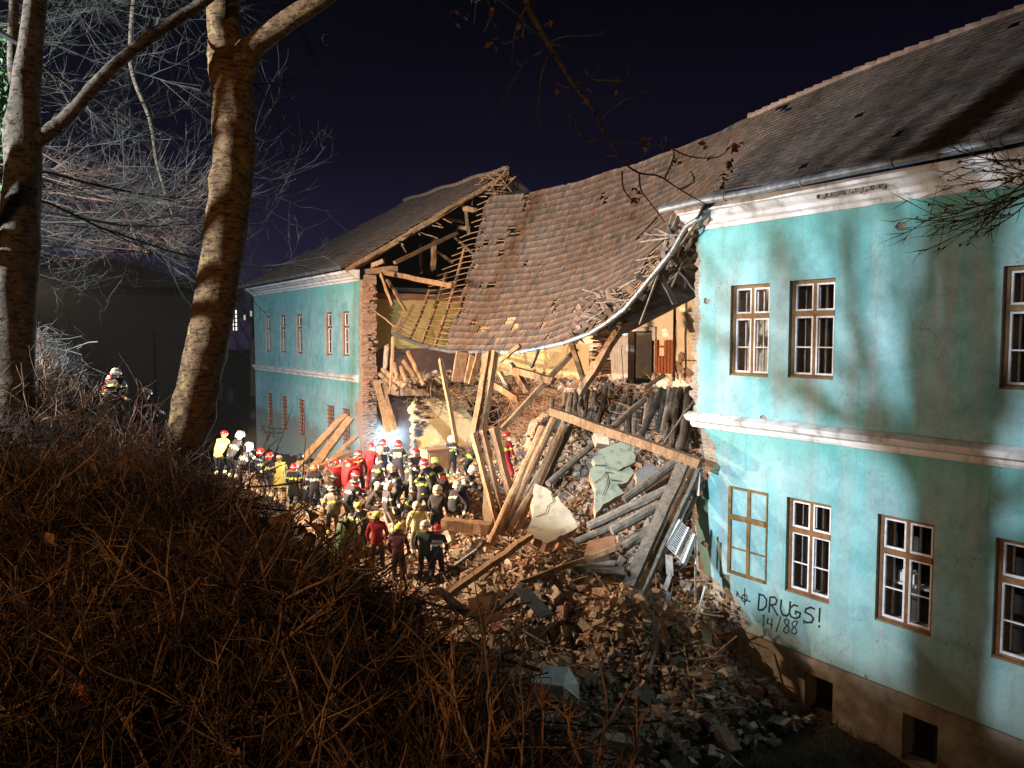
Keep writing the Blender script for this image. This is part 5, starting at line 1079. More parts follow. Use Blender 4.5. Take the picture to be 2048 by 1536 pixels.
PP = [
 ("left one of two people in plain red jackets filming with raised phones", 676, 927, -30, 'phone', 'red', 'black', 'stripe', 'hred', 'dome', None, None, False, False),
 ("right one of two people in plain red jackets holding a phone up", 691, 925, 60, 'phone', 'red', 'black', 'stripe', 'hred', 'dome', None, None, False, False),
 ("rescuer with red helmet carrying a red pack with yellow band", 716, 908, 10, 'stand', 'red', 'maroon', 'lime', 'hred', 'full', None, 'red', False, False),
 ("bright red suited rescuer left of the cold floodlight", 742, 893, 20, 'stand', 'brightred', 'red', 'stripe', 'hred', 'dome', None, None, False, False),
 ("cream helmeted firefighter standing just left of the cold floodlight", 759, 900, 80, 'stand', 'navy', 'grey', 'stripe', 'cream', 'full', None, None, False, True),
 ("red helmeted firefighter directly below the cold floodlight", 766, 886, 5, 'stand', 'navy', 'navy', 'white', 'hred', 'full', None, None, False, True),
 ("firefighter with red helmet and POMPIERII back right of the floodlight", 796, 889, 0, 'stand', 'navy', 'navy', 'stripe', 'hred', 'full', 'POMPIERII', None, False, True),
 ("yellow helmeted firefighter seen from behind in the middle of the crew", 819, 924, 5, 'stoop', 'navy', 'navy', 'lime', 'lime', 'full', None, None, False, True),
 ("red helmeted firefighter in dark jacket looking down holding a cloth", 828, 904, 150, 'hold', 'navy', 'grey', 'stripe', 'hred', 'full', None, None, False, True),
 ("red helmeted firefighter bending left with lime stripes", 868, 928, -70, 'stoop', 'navy', 'navy', 'lime', 'hred', 'full', None, None, False, True),
 ("crouching worker with a round bright red helmet at the crew's right", 871, 962, 60, 'crouch', 'navy', 'navy', 'stripe', 'hred', 'dome', None, None, False, True),
 ("white helmeted firefighter with POMPIERII back before the cream wall", 903, 879, 0, 'stand', 'navy', 'navy', 'lime', 'white', 'full', 'POMPIERII', None, False, True),
 ("dark helmeted firefighter leaning right next to the white helmeted one", 932, 893, 70, 'stoop', 'black', 'navy', 'lime', 'hblack', 'full', None, None, False, True),
 ("cream helmeted firefighter working by the foot of the pale posts", 922, 940, 110, 'stoop', 'navy', 'navy', 'stripe', 'cream', 'full', None, None, False, True),
 ("cream helmeted man in a long plain dark coat on the orange rubble", 874, 980, 30, 'stand', 'black', 'black', 'stripe', 'cream', 'full', None, None, True, False),
 ("low crouching worker with a cream helmet left of the standing one", 735, 972, 90, 'crouch', 'black', 'black', 'stripe', 'cream', 'dome', None, None, False, False),
 ("cream helmeted firefighter standing sideways in the middle hollow", 774, 973, 60, 'stand', 'navy', 'grey', 'stripe', 'cream', 'full', None, None, False, True),
 ("firefighter with cream helmet and bright striped vest, back to camera", 834, 1013, 0, 'stand', 'hviz', 'grey', 'white', 'cream', 'full', None, None, False, True),
 ("lime helmeted firefighter stooping left behind the red jacket", 733, 1016, -40, 'stoop', 'navy', 'navy', 'lime', 'lime', 'dome', None, None, False, True),
 ("lime helmeted medic in a red jacket, back to camera", 754, 1033, 5, 'stand', 'red', 'black', 'stripe', 'lime', 'dome', None, None, False, False),
 ("lime helmeted person in a maroon jacket at the hedge's edge", 796, 1059, 5, 'stand', 'maroon', 'black', 'stripe', 'lime', 'dome', None, None, False, False),
 ("cream helmeted person in a dark green jacket near the lowest firefighter", 849, 1052, 10, 'stand', 'green', 'black', 'stripe', 'cream', 'full', None, None, False, False),
 ("lowest firefighter with red helmet and POMPIERII back", 874, 1060, 0, 'stand', 'navy', 'navy', 'stripe', 'hred', 'full', 'POMPIERII', None, False, True),
 ("firefighter with dark helmet and lime braces left of the green sack", 664, 979, 5, 'stand', 'grey', 'navy', 'lime', 'hblack', 'full', None, None, False, True),
 ("stooping firefighter with white lettered collar above the green sack", 690, 966, 60, 'stoop', 'navy', 'navy', 'white', 'hblack', 'full', None, None, False, True),
 ("low red helmeted rescuer below the two phone holders", 689, 951, 80, 'stoop', 'red', 'black', 'stripe', 'hred', 'full', None, None, False, False),
 ("red helmeted worker with yellow collar at the rescue line's far left", 436, 872, 30, 'stoop', 'yellow', 'navy', 'stripe', 'hred', 'dome', None, None, False, True),
 ("white helmeted firefighter stooping at the rescue line's far left", 459, 873, 70, 'stoop', 'navy', 'navy', 'stripe', 'white', 'full', None, None, False, True),
 ("red helmeted firefighter right of the small warm floodlight", 519, 905, 100, 'stand', 'navy', 'grey', 'stripe', 'hred', 'full', None, None, False, True),
 ("partly hidden red helmeted worker behind the pale yellow coat", 537, 913, 60, 'stand', 'navy', 'grey', 'stripe', 'hred', 'full', None, None, False, True),
 ("bare-headed man in a pale yellow coat and beige trousers", 558, 917, 0, 'hold', 'yellow', 'khaki', 'stripe', None, 'dome', None, None, True, False),
 ("red helmeted firefighter in a black coat with lime hem band", 587, 935, 20, 'stand', 'black', 'navy', 'lime', 'hred', 'full', None, None, True, True),
 ("orange helmeted firefighter near the propped planks", 629, 936, 5, 'stand', 'navy', 'navy', 'white', 'orange', 'full', None, None, False, True),
 ("lone rescuer in red and yellow climbing behind the pale posts", 1011, 872, 40, 'stand', 'red', 'red', 'lime', 'hred', 'dome', None, 'yellow', False, True),
 ("red and yellow clad rescuer stooping far left above the hedge", 196, 762, 70, 'stoop', 'red', 'black', 'lime', 'hred', 'full', None, None, False, True),
 ("dark clothed rescuer with pale helmet beside the far left red one", 224, 748, 20, 'stoop', 'black', 'black', 'stripe', 'grey', 'full', None, None, False, True),
 ("dark figure with a white lit helmet in the bushes left of the trunk", 272, 790, 40, 'crouch', 'maroon', 'black', 'stripe', 'white', 'dome', None, None, False, False)]
PP += [
 ("firefighter half hidden between the red suit and the cold floodlight", 748, 925, 40, 'stoop', 'navy', 'navy', 'lime', 'cream', 'full', None, None, False, True),
 ("firefighter with white stripes bending behind the yellow helmet", 800, 938, -50, 'stoop', 'navy', 'navy', 'white', 'cream', 'full', None, None, False, True),
 ("dark helmeted firefighter kneeling in the middle hollow", 806, 985, 70, 'crouch', 'navy', 'grey', 'lime', 'hblack', 'full', None, None, False, True),
 ("red helmeted firefighter between the bending one and the dark coat", 846, 950, 20, 'stoop', 'navy', 'navy', 'lime', 'hred', 'full', None, None, False, True),
 ("firefighter with cream helmet crouching left of the orange helmet", 607, 958, 60, 'crouch', 'navy', 'navy', 'white', 'cream', 'full', None, None, False, True),
 ("dark helmeted rescuer bending right of the orange helmet", 648, 955, 80, 'stoop', 'black', 'navy', 'stripe', 'hblack', 'full', None, None, False, True),
 ("lime helmeted firefighter crouching beside the cabinet", 889, 925, -60, 'crouch', 'navy', 'navy', 'lime', 'lime', 'full', None, None, False, True),
 ("striped firefighter bending at the small warm floodlight", 478, 896, 60, 'stoop', 'navy', 'grey', 'stripe', 'cream', 'full', None, None, False, True),
 ("firefighter crouching right of the man with the cream helmet and vest", 905, 975, 40, 'crouch', 'navy', 'navy', 'stripe', 'cream', 'full', None, None, False, True)]
for r in PP:
    kw = {}
    if r[1] < 300: kw = dict(d=19.5)
    if r[1] in (436, 459, 478): kw = dict(d=24.5)
    if r[1] == 1011: kw = dict(d=24.0)
    if r[1] == 272: kw = dict(d=17.5)
    person(r[0], r[1], r[2], r[3]+random.uniform(-14, 14), r[4], r[5], r[6], r[7], r[8], r[9], r[10], r[11], r[12], patt=r[13], scale=random.uniform(.93, 1.02), **kw)
# gear
p = PD(693, 1012, 22.5); m = MB(); vs = []
for i in range(7):
    for j in range(12): th = 2*PI*j/12; t = i/6; r = .42*(1-.35*t*t)*(1+random.gauss(0, .06)); vs.append((p.x+r*math.cos(th), p.y+r*.7*math.sin(th), gz(p.x, p.y)-.1+t*1.25+random.gauss(0, .02)))
m.add(vs, [(i*12+j, i*12+(j+1) % 12, (i+1)*12+(j+1) % 12, (i+1)*12+j) for i in range(6) for j in range(12)]+[tuple(72+j for j in range(12))]); tag(m.build("sack", M['tarp'], smooth=True), "tall crumpled green tarpaulin sack between the firefighters", "sack")
a = PD(600, 914, 27); rt = thing("microphone_boom", "black ball on a thin boom above the red helmeted black coat", "microphone", (a.x, a.y, gz(a.x, a.y))); bm = bmesh.new(); bmesh.ops.create_icosphere(bm, subdivisions=2, radius=.14); me = bpy.data.meshes.new("windshield"); bm.to_mesh(me); bm.free(); me.materials.append(M['black']); o = bpy.data.objects.new("windshield", me); COL.objects.link(o); o.parent = rt; o.location = (0, 0, a.z-gz(a.x, a.y))
MB().log((0, 0, -.1), (0, 0, a.z-gz(a.x, a.y)-.1), .015, .012, jit=0).build("pole", M['black'], rt)
a = PD(618, 818, 26); g_ = gz(a.x, a.y); tag(MB().tube([(a.x-.12, a.y, g_), (a.x-.02, a.y, (a.z+g_)/2), tuple(a)], [.02, .014, .008], 6).build("antenna_mast", M['black']), "tall thin dark antenna mast before the far wing's windows", "antenna")
# ------------------------------------------------------------------ trees ------------------------------------------------
def trunk_mesh(name, pts, mat, parent, n=20, bumps=.05, sub=5, seed=1):
    """pts: (point, radius) joined as one tapering, knotted limb"""
    rg = random.Random(seed); P = [Vector(p) for p, r in pts]; Rr = [r for p, r in pts]; path = []; rad = []
    for i in range(len(P)-1):
        for k in range(sub):
            t = k/sub; g = lambda j: P[min(max(j, 0), len(P)-1)]; path.append(cr4(g(i-1), g(i), g(i+1), g(i+2), t)); rad.append(Rr[i]*(1-t)+Rr[i+1]*t)
    path.append(P[-1]); rad.append(Rr[-1]); vs = []; N = len(path)
    kn = [(rg.uniform(0, N), rg.uniform(0, 2*PI), rg.uniform(.06, .16)) for _ in range(int(N*.5))]
    for i, p in enumerate(path):
        d = (path[min(i+1, N-1)]-path[max(i-1, 0)]).normalized(); up = Vector((0, 1, 0)) if abs(d.z) > .6 else Vector((0, 0, 1)); a = d.cross(up).normalized(); b = a.cross(d)
        for j in range(n):
            th = 2*PI*j/n; r = rad[i]*(1+bumps*math.sin(3*th+i*.21)+bumps*.6*math.sin(7*th-i*.5)+rg.gauss(0, .012))
            for ki, kt, ka in kn:
                q = (i-ki)**2/1.6+(math.atan2(math.sin(th-kt), math.cos(th-kt))/.35)**2
                if q < 6: r += rad[i]*ka*math.exp(-q)
            vs.append(p+(a*math.cos(th)+b*math.sin(th))*r)
    fs = [(i*n+j, i*n+(j+1) % n, (i+1)*n+(j+1) % n, (i+1)*n+j) for i in range(N-1) for j in range(n)]
    return mesh(name, vs, fs+[tuple((N-1)*n+j for j in range(n))], mat, parent, smooth=True)
def grow(rg, start, dirs, L, r, lvl, out, spec):
    """out[lvl] collects (K,3) polylines; spec[lvl] = (children, spread, length factor, curl up, wander)"""
    n = len(start); K = 7; nch, spread, lf, curl, wander = spec[lvl]
    pts = np.zeros((n, K, 3)); pts[:, 0] = start; d = dirs/np.linalg.norm(dirs, axis=1, keepdims=True)
    for k in range(1, K):
        d = d+rg.normal(0, wander, (n, 3)); d[:, 2] += curl*(k/K)*(1 if k > 2 else -.6); d /= np.linalg.norm(d, axis=1, keepdims=True); pts[:, k] = pts[:, k-1]+d*(L/(K-1))[:, None]
    rad = r[:, None]*np.linspace(1, .35, K)[None]; out.setdefault(lvl, []).append((pts, rad))
    if nch == 0 or lvl+1 >= len(spec): return
    idx = np.repeat(np.arange(n), nch); t = rg.uniform(.15, 1., len(idx))*(K-1); i0 = np.minimum(t.astype(int), K-2); f = (t-i0)[:, None]
    st = pts[idx, i0]*(1-f)+pts[idx, i0+1]*f; dd = pts[idx, i0+1]-pts[idx, i0]; dd /= np.linalg.norm(dd, axis=1, keepdims=True); nd_ = dd+rg.normal(0, spread, dd.shape)
    grow(rg, st, nd_, L[idx]*lf*rg.uniform(.6, 1.2, len(idx)), np.maximum(r[idx]*.5, .0035), lvl+1, out, spec)
def crown(name, starts, dirs, L, r, spec, mat, parent, seed, sides=(7, 5, 3, 3)):
    rg = np.random.default_rng(seed); out = {}; grow(rg, np.array(starts, float), np.array(dirs, float), np.array(L, float), np.array(r, float), 0, out, spec)
    gr = []; sd = []
    for l in sorted(out):
        for g in out[l]: gr.append(g); sd.append(sides[min(l, len(sides)-1)])
    V, F = join_tubes(gr, sd); return fastmesh(name, V, F, mat, parent, smooth=True), out
def T0(label, cat="tree", name="bare_tree", group=None): return thing(name, label, cat, (0, 0, 0), group)
tr = T0("leaning lichen-covered tree trunk between the hedge and the building", name="tree")
D = 8.5; w2 = lambda w_, d: w_/2/FP*d
tp = [(340, 985, 100), (352, 940, 88), (361, 905, 80), (383, 825, 77), (402, 740, 79), (420, 663, 80), (434, 580, 79), (446, 500, 80), (456, 420, 79), (465, 342, 80), (468, 270, 82), (467, 205, 82), (462, 150, 84), (456, 110, 78), (448, 65, 64), (446, 0, 62), (440, -90, 58), (430, -200, 52)]
trunk_mesh("trunk", [(PD(a, b, D), w2(c, D)) for a, b, c in tp], M['bark'], tr, n=26, bumps=.03, sub=6)
trunk_mesh("limb", [(PD(a, b, d_), w2(c, D)) for a, b, c, d_ in ((466, 190, 40, 8.5), (485, 140, 52, 8.45), (503, 98, 46, 8.4), (540, 66, 40, 8.3), (585, 35, 38, 8.2), (640, 0, 36, 8.1), (720, -60, 32, 7.9), (840, -150, 26, 7.6))], M['bark'], tr, n=16, seed=3)
st = [PD(500, 160, 8.5), PD(505, 170, 8.4), PD(430, -60, 8.5), PD(440, -100, 8.5), PD(760, -90, 7.8), PD(425, -190, 8.5), PD(610, 15, 8.2)]
crown("crown", [tuple(p) for p in st], [(.5, .3, -.3), (.8, .2, .3), (-1, .4, .6), (.6, -.4, 1), (1, .2, .5), (-.3, .2, 1), (.3, .2, 1)], [1.3, .9, 3, 3, 3, 4, 1.5], [.012, .008, .05, .05, .05, .06, .03], [(5, .5, .45, .1, .1), (4, .6, .5, .15, .12), (3, .7, .5, .1, .15), (0, 0, 0, 0, .1)], M['twig'], tr, 11)
lt = T0("forked tree at the left edge with one limb rising to the right", name="tree")
D = 8.0
lp_ = [(18, 860, 96), (22, 780, 84), (26, 720, 78), (28, 600, 76), (36, 478, 72), (46, 342, 66), (47, 273, 68), (50, 205, 54), (60, 103, 44), (70, 0, 40), (78, -100, 36), (84, -240, 30)]
trunk_mesh("trunk", [(PD(a, b, D), w2(c, D)) for a, b, c in lp_], M['bark2'], lt, n=24, bumps=.04, sub=6, seed=5)
trunk_mesh("limb", [(PD(a, b, D), w2(c, D)) for a, b, c in ((55, 290, 36), (90, 268, 32), (125, 243, 27), (155, 212, 24), (195, 165, 24), (235, 125, 23), (290, 82, 22), (350, 40, 22), (400, 8, 20), (450, -30, 18), (520, -90, 14))], M['bark2'], lt, n=14, seed=6)
trunk_mesh("limb", [(PD(a, b, D+.5), w2(c, D)) for a, b, c in ((46, 300, 30), (30, 200, 22), (26, 100, 20), (28, 0, 18), (30, -100, 14))], M['bark2'], lt, n=12, seed=7)
for i, (ky, kx, kz) in enumerate(((-2.9, -.5, 2.3), (-2.0, -.8, 3.0), (-1.2, -.5, 3.4), (-.5, -.9, 3.6), (.5, -.7, 3.6), (1.2, -1.0, 3.3), (2.0, -.6, 3.2), (2.9, -.9, 2.7), (3.8, -.5, 2.4))):
    b0 = Vector((.02, 9.72, 8.9+.1*i)); e0 = b0+Vector((kx, ky, kz)); mid_ = b0.lerp(e0, .5)+Vector((-.3, 0, -.25)); trunk_mesh("limb", [(b0, .085), (mid_, .06), (e0, .03)], M['bark2'], lt, n=9, seed=80+i)
    crown("crown", [tuple(mid_), tuple(e0), tuple(e0)], [(kx, ky*1.4, 1), (kx-.2, ky, 1.5), (kx*.2, -ky, 1)], [1.6, 1.8, 1.4], [.025, .025, .02], [(5, .5, .5, .1, .1), (4, .6, .5, .1, .12), (0, 0, 0, 0, 0)], M['twig'], lt, 90+i)
st = [PD(84, -200, 8), PD(80, -120, 8), PD(500, -80, 8), PD(300, 75, 8), PD(400, 8, 8), PD(30, -80, 8.5), PD(70, 0, 8), PD(60, 100, 8)]
crown("crown", [tuple(p) for p in st], [(-.2, -.4, 1), (.8, -.5, 1), (1, .5, .6), (.3, .8, .7), (.2, -.6, .8), (-.6, .2, 1), (-.5, .8, .8), (-.9, .5, .6)], [3.5, 3, 2.6, 1.6, 1.6, 3, 2.5, 2.5], [.06, .05, .04, .02, .02, .04, .03, .03], [(6, .55, .5, .08, .1), (4, .6, .5, .1, .12), (3, .7, .5, .1, .15), (0, 0, 0, 0, .1)], M['twig'], lt, 12)
def leaves(name, P, size, cols, mat, parent=None, seed=1, pts=6):
    rg = np.random.default_rng(seed); n = len(P); t = np.linspace(0, 1, 5); wdt = np.array([.05, .34, .40, .22, .02])
    V = []
    for sgn in (-1, 0, 1): V.append(np.stack([t-.5, sgn*wdt*.8, .18*np.sin(t*3)+(.12 if sgn else 0)*np.ones(5)], -1))
    base = np.stack(V, 0).reshape(-1, 3); F0 = []
    for a in range(2):
        for b in range(4): k = a*5+b; F0.append((k, k+1, k+6, k+5))
    A = rg.normal(0, 1, (n, 3, 3)); Q, _ = np.linalg.qr(A); S = size*rg.uniform(.6, 1.3, (n, 1, 1)); W = np.einsum('nij,kj->nki', Q, base)*S+np.asarray(P)[:, None]
    F = (np.array(F0)[None]+np.arange(n)[:, None, None]*15).reshape(-1, 4); C = np.array(cols)[rg.integers(0, len(cols), n)]*rg.uniform(.7, 1.2, (n, 1)); return fastmesh(name, W.reshape(-1, 3), F, mat, parent, smooth=True, tone=np.repeat(C, 15, 0))
rg = np.random.default_rng(21)
iv = [tuple(PD(rg.uniform(-20, 26)+8*math.sin(y_/30), y_, 8.9+rg.uniform(-.25, .25))) for y_ in rg.uniform(60, 380, 520)]
ivy = leaves("ivy_leaf_cover", iv, .07, [(.05, .12, .04), (.07, .14, .06)], M['leaf'], lt, 31); ivy['label'] = "glossy green ivy on the hidden stem"
# twiggy tree behind the two trunks
bt = T0("wide bare tree with drooping pale twigs behind the forked tree")
trunk_mesh("trunk", [(Vector((-1.6, 16.5, 6.4)), .26), (Vector((-1.5, 16.4, 9)), .22), (Vector((-1.2, 16.2, 12)), .17), (Vector((-1.0, 16, 15)), .11), (Vector((-.9, 16, 18)), .06)], M['bark2'], bt, n=14, seed=8)
n = 54; zz0 = rg.uniform(9.5, 17.5, n); yy0 = rg.uniform(12.5, 19.5, n); dz = rg.uniform(-.25, .15, n)
crown("crown", np.stack([rg.uniform(-1.6, .6, n), yy0, zz0], -1), np.stack([np.ones(n), rg.normal(.15, .35, n), dz], -1), rg.uniform(2.2, 5.2, n), rg.uniform(.010, .026, n), [(9, .45, .42, .16, .09), (5, .55, .5, .25, .12), (2, .7, .5, .2, .15), (0, 0, 0, 0, .1)], M['twig'], bt, 13)
st = [PD(a, b, 14.5) for a, b in ((270, -20), (262, 130), (300, 240), (315, 330), (345, 430))]
trunk_mesh("hanging_limb", [(p, r) for p, r in zip(st, (.05, .045, .04, .03, .018))], M['bark2'], bt, n=8, seed=9)
rt_ = T0("low bare tree with reddish drooping twigs lit orange from below")
n = 26; trunk_mesh("trunk", [(Vector((-1.2, 20, 6.4)), .16), (Vector((-1, 20, 9)), .12), (Vector((-.6, 20, 12)), .07)], M['bark2'], rt_, n=10, seed=10)
crown("crown", np.stack([rg.uniform(-.8, 1.6, n), rg.uniform(18.5, 22.5, n), rg.uniform(10.2, 12.2, n)], -1), np.stack([np.ones(n), rg.normal(.1, .3, n), rg.uniform(-.35, .05, n)], -1), rg.uniform(1.8, 3.6, n), rg.uniform(.01, .025, n), [(10, .45, .42, .15, .09), (5, .55, .5, .25, .12), (0, 0, 0, 0, .1)], M['twig_red'], rt_, 14)
for lab, px, d_, h, sd in (("bare tree silhouette right of the leaning trunk above the far roof", 505, 66, 9.5, 41), ("bare tree silhouette between the two trunks far behind", 380, 62, 10.5, 42), ("dim bare tree far behind the forked tree's limb", 250, 58, 11, 43)):
    b = PD(px, 700, d_); b.z = 1; t_ = T0(lab, group="bare trees behind the building"); trunk_mesh("trunk", [(b, .3), (b+Vector((0, 0, 6)), .2), (b+Vector((.2, 0, h)), .12)], M['bark2'], t_, n=8, seed=sd)
    n = 16; r2 = np.random.default_rng(sd); crown("crown", np.stack([np.full(n, b.x), np.full(n, b.y), r2.uniform(5, h+.8, n)], -1), np.stack([r2.normal(0, 1, n), r2.normal(0, 1, n), r2.uniform(.5, 1.4, n)], -1), r2.uniform(3, 5, n), r2.uniform(.05, .1, n), [(8, .5, .5, .1, .1), (5, .6, .5, .1, .12), (3, .7, .5, .1, .1), (0, 0, 0, 0, 0)], M['twig'], t_, sd)
# overhanging branch in the upper middle
ob = thing("overhanging_branch", "dark bare branch hanging into the night sky and across the near roof", "branch")
z4 = lambda a, b: (800+a/2.926, b/2.926)
bp = [(700, -120, 44), (740, 0, 42), (765, 70, 38), (805, 150, 34), (868, 260, 30), (925, 350, 27), (975, 430, 25), (1025, 510, 23), (1090, 590, 21), (1150, 680, 19), (1195, 780, 17), (1250, 870, 16), (1310, 950, 15), (1400, 1012, 13), (1520, 1032, 11), (1640, 1110, 9), (1800, 1200, 5)]
trunk_mesh("limb", [(PD(*z4(a, b), 6+i*.05), w2(c/2.926, 6)) for i, (a, b, c) in enumerate(bp)], M['bark2'], ob, n=9, seed=15)
subs = [[(740, 40), (690, 140), (665, 240), (655, 380)], [(665, 240), (620, 255), (590, 245)], [(870, 250), (960, 215), (1080, 210), (1170, 200), (1235, 160)], [(870, 260), (960, 272)], [(850, 290), (740, 360), (660, 480), (600, 590), (520, 690)], [(865, 330), (830, 430), (815, 560), (800, 720)], [(720, 385), (690, 370), (680, 355)], [(1000, 520), (940, 500), (880, 455)], [(1020, 490), (1100, 470), (1160, 400), (1160, 380)], [(1150, 470), (1260, 475), (1320, 470), (1345, 375)], [(1175, 475), (1120, 460), (1080, 410)], [(985, 640), (1000, 730), (950, 790), (840, 780), (820, 710)], [(1170, 815), (1090, 825), (1030, 740), (1040, 660)], [(1180, 700), (1280, 610), (1380, 560), (1480, 520)], [(1270, 910), (1200, 912), (1180, 890)], [(1320, 940), (1400, 930), (1450, 880), (1470, 780)], [(1400, 1010), (1410, 1110), (1460, 1180), (1550, 1300)], [(1580, 860), (1690, 915), (1860, 920), (1960, 830)], [(1300, 1000), (1310, 1110), (1380, 1190)], [(1550, 1040), (1600, 920), (1560, 860), (1250, 830)], [(1640, 1110), (1720, 1060), (1700, 1000)]]
for i, s_ in enumerate(subs): trunk_mesh("twig", [(PD(*z4(a, b), 6.2), .008-.0015*k) for k, (a, b) in enumerate(s_)], M['bark2'], ob, n=5, sub=3, seed=50+i, bumps=.01)
lv = [tuple(PD(*z4(a+random.gauss(0, 14), b+random.gauss(0, 22)), 6.2)) for a, b, k in ((330, 100, 5), (540, 90, 5), (545, 260, 6), (390, 95, 3), (860, 130, 4), (295, 210, 2), (1250, 500, 4), (1100, 540, 2), (905, 520, 2), (1450, 850, 5), (1545, 860, 4), (1770, 850, 4), (1960, 860, 12), (1930, 980, 12), (1370, 1160, 7), (1610, 960, 7), (1900, 1060, 8), (700, 200, 4)) for _ in range(k)]
leaves("dead_leaves", lv, .055, [(.20, .09, .05), (.14, .08, .05)], M['leaf'], ob, 33)
rb = thing("overhanging_branch", "thin dark spray of twigs hanging before the near wing's cornice", "branch")
n = 15; s0 = PD(2090, 350, 5.2); r2 = np.random.default_rng(77)
tgt = [PD(r2.uniform(1815, 1990), r2.uniform(350, 540), 5.2+r2.uniform(-.3, .3)) for _ in range(n)]
_, rbo = crown("twigs", [tuple(s0+Vector((0, 0, random.uniform(-.15, .15)))) for _ in range(n)], [tuple(t-s0) for t in tgt], [(t-s0).length*.85 for t in tgt], [.006]*n, [(7, .3, .35, .05, .05), (3, .4, .5, .05, .08), (0, 0, 0, 0, 0)], M['bark2'], rb, 78, sides=(4, 3, 3))
tips = np.concatenate([g[0][:, -1] for g in rbo[2]]); lv = tips[r2.integers(0, len(tips), 40)]; leaves("dead_leaves", lv, .03, [(.1, .05, .03)], M['leaf'], rb, 34)
# ------------------------------------------------------------------ hedge on the bank ------------------------------------------------
HXk = [-8, .9, 1.5, 2.1, 2.8, 3.6, 4.4, 5.2]; HZk = [7.05, 7.05, 6.6, 5.95, 5.35, 4.8, 3.9, 2.9]
def HT(X, Y): return np.interp(X, HXk, HZk)+np.where(Y > 8, np.clip((Y-8)/6, 0, 1)*1.0*np.clip((1.5-X)/1, 0, 1), 0)+.09*np.sin(X*2.7+Y*1.3)+.07*np.sin(Y*3.1-X*1.7)+.05*np.sin(X*6.3+Y*5.1)
def hedge_mesh(name, n, x0, x1, y0, y1, seed, parent, mat, up=.85, Ls=(.45, 1.0), rr=(.0035, .0065), nside=5, nsub=5, power=1.0, lowx=1.8):
    rg = np.random.default_rng(seed); Y = y0+(y1-y0)*rg.random(n)**power; X = rg.uniform(x0, x1, n)
    kp = (X < np.where(lowx < 2, .95+.24*Y, 99)) & (rg.random(n) < np.where(X > lowx+(Y-2)*.1, .35, 1.0)); X = X[kp]; Y = Y[kp]; n = len(X)
    L = rg.uniform(*Ls, n); Zt = HT(X, Y)+rg.normal(0, .07, n)
    d = np.stack([rg.normal(.1, up, n), rg.normal(0, up, n), rg.uniform(.35, 1, n)], -1); d /= np.linalg.norm(d, axis=1, keepdims=True)
    K = 6; p = np.zeros((n, K, 3)); p[:, -1] = np.stack([X, Y, Zt], -1)
    for k in range(K-2, -1, -1): d = d+rg.normal(0, .17, (n, 3)); d /= np.linalg.norm(d, axis=1, keepdims=True); p[:, k] = p[:, k+1]-d*(L/(K-1))[:, None]
    r = rg.uniform(*rr, n); G_ = [(p, r[:, None]*np.linspace(1.2, .55, K)[None])]
    def kids(par, pr, m, Lr):
        N, Kp, _ = par.shape; idx = np.repeat(np.arange(N), m); t = rg.uniform(.25, 1, len(idx))*(Kp-1); i0 = np.minimum(t.astype(int), Kp-2); f = (t-i0)[:, None]
        s = par[idx, i0]*(1-f)+par[idx, i0+1]*f; dd = par[idx, i0+1]-par[idx, i0]; dd /= np.linalg.norm(dd, axis=1, keepdims=True)+1e-9; dd = dd+rg.normal(0, .75, dd.shape); dd[:, 2] += .12; dd /= np.linalg.norm(dd, axis=1, keepdims=True)
        LL = rg.uniform(*Lr, len(idx))[:, None]; q = np.stack([s, s+dd*LL*.5+rg.normal(0, .01, s.shape), s+dd*LL+rg.normal(0, .02, s.shape)], 1); rad = np.maximum(pr[idx]*.62, .002)
        return q, rad, (q, rad[:, None]*np.array([[1, .8, .45]]))
    q, rad, g = kids(p, r, nside, (.12, .38)); G_.append(g); q2, rad2, g2 = kids(q, rad, 2, (.06, .2)); G_.append(g2)
    V, F = join_tubes(G_, (4, 3, 3)); return fastmesh(name, V, F, mat, parent, smooth=True)
hd_ = thing("hedge", "dense leafless brown hedge filling the lower left foreground", "hedge", (0, 0, 0))
hedge_mesh("twigs", 2600, -.4, 2.2, 1.0, 5.0, 101, hd_, M['hedgedark'], rr=(.003, .007), nside=6)
hedge_mesh("twigs", 3600, -.4, 2.9, 5.0, 11.5, 102, hd_, M['hedgedark'], rr=(.0045, .009))
hb = thing("hedge", "dark straggly shrubs on the bank slope below the hedge", "shrubs", (0, 0, 0))
hedge_mesh("twigs", 3000, 1.5, 4.6, 4.2, 14, 103, hb, M['hedgedark'], rr=(.004, .008), Ls=(.5, 1.1), lowx=9)
hf = thing("hedge", "pale lit bushes climbing the hill at the left edge behind the forked trunk", "bushes", (0, 0, 0))
hedge_mesh("twigs", 4600, -.4, 3.0, 11.2, 21, 104, hf, M['bushtwig'], rr=(.005, .010), Ls=(.5, 1.2), lowx=3)
r3 = np.random.default_rng(150)
for (nn, y0, y1, xm, L0, L1, q0, q1) in ((230, 1.5, 4.6, 1.9, .45, .95, .007, .016), (330, 4.6, 11, 2.6, .6, 1.2, .009, .018)):
    yy = r3.uniform(y0, y1, nn); xx = np.minimum(r3.uniform(-.2, xm, nn), .9+.24*yy-r3.uniform(0, .3, nn)); LL = r3.uniform(L0, L1, nn); dr = np.stack([r3.normal(.1, .6, nn), r3.normal(0, .6, nn), r3.uniform(.3, 1, nn)], -1); dr /= np.linalg.norm(dr, axis=1, keepdims=True)
    stt = np.stack([xx, yy, HT(xx, yy)], -1)-dr*LL[:, None]*.8
    crown("branches", stt, dr, LL, r3.uniform(q0, q1, nn), [(6, .75, .5, .04, .10), (4, .7, .5, .04, .12), (0, 0, 0, 0, .1)], M['hedgetwig'], hd_, 151+nn, sides=(6, 4, 3))
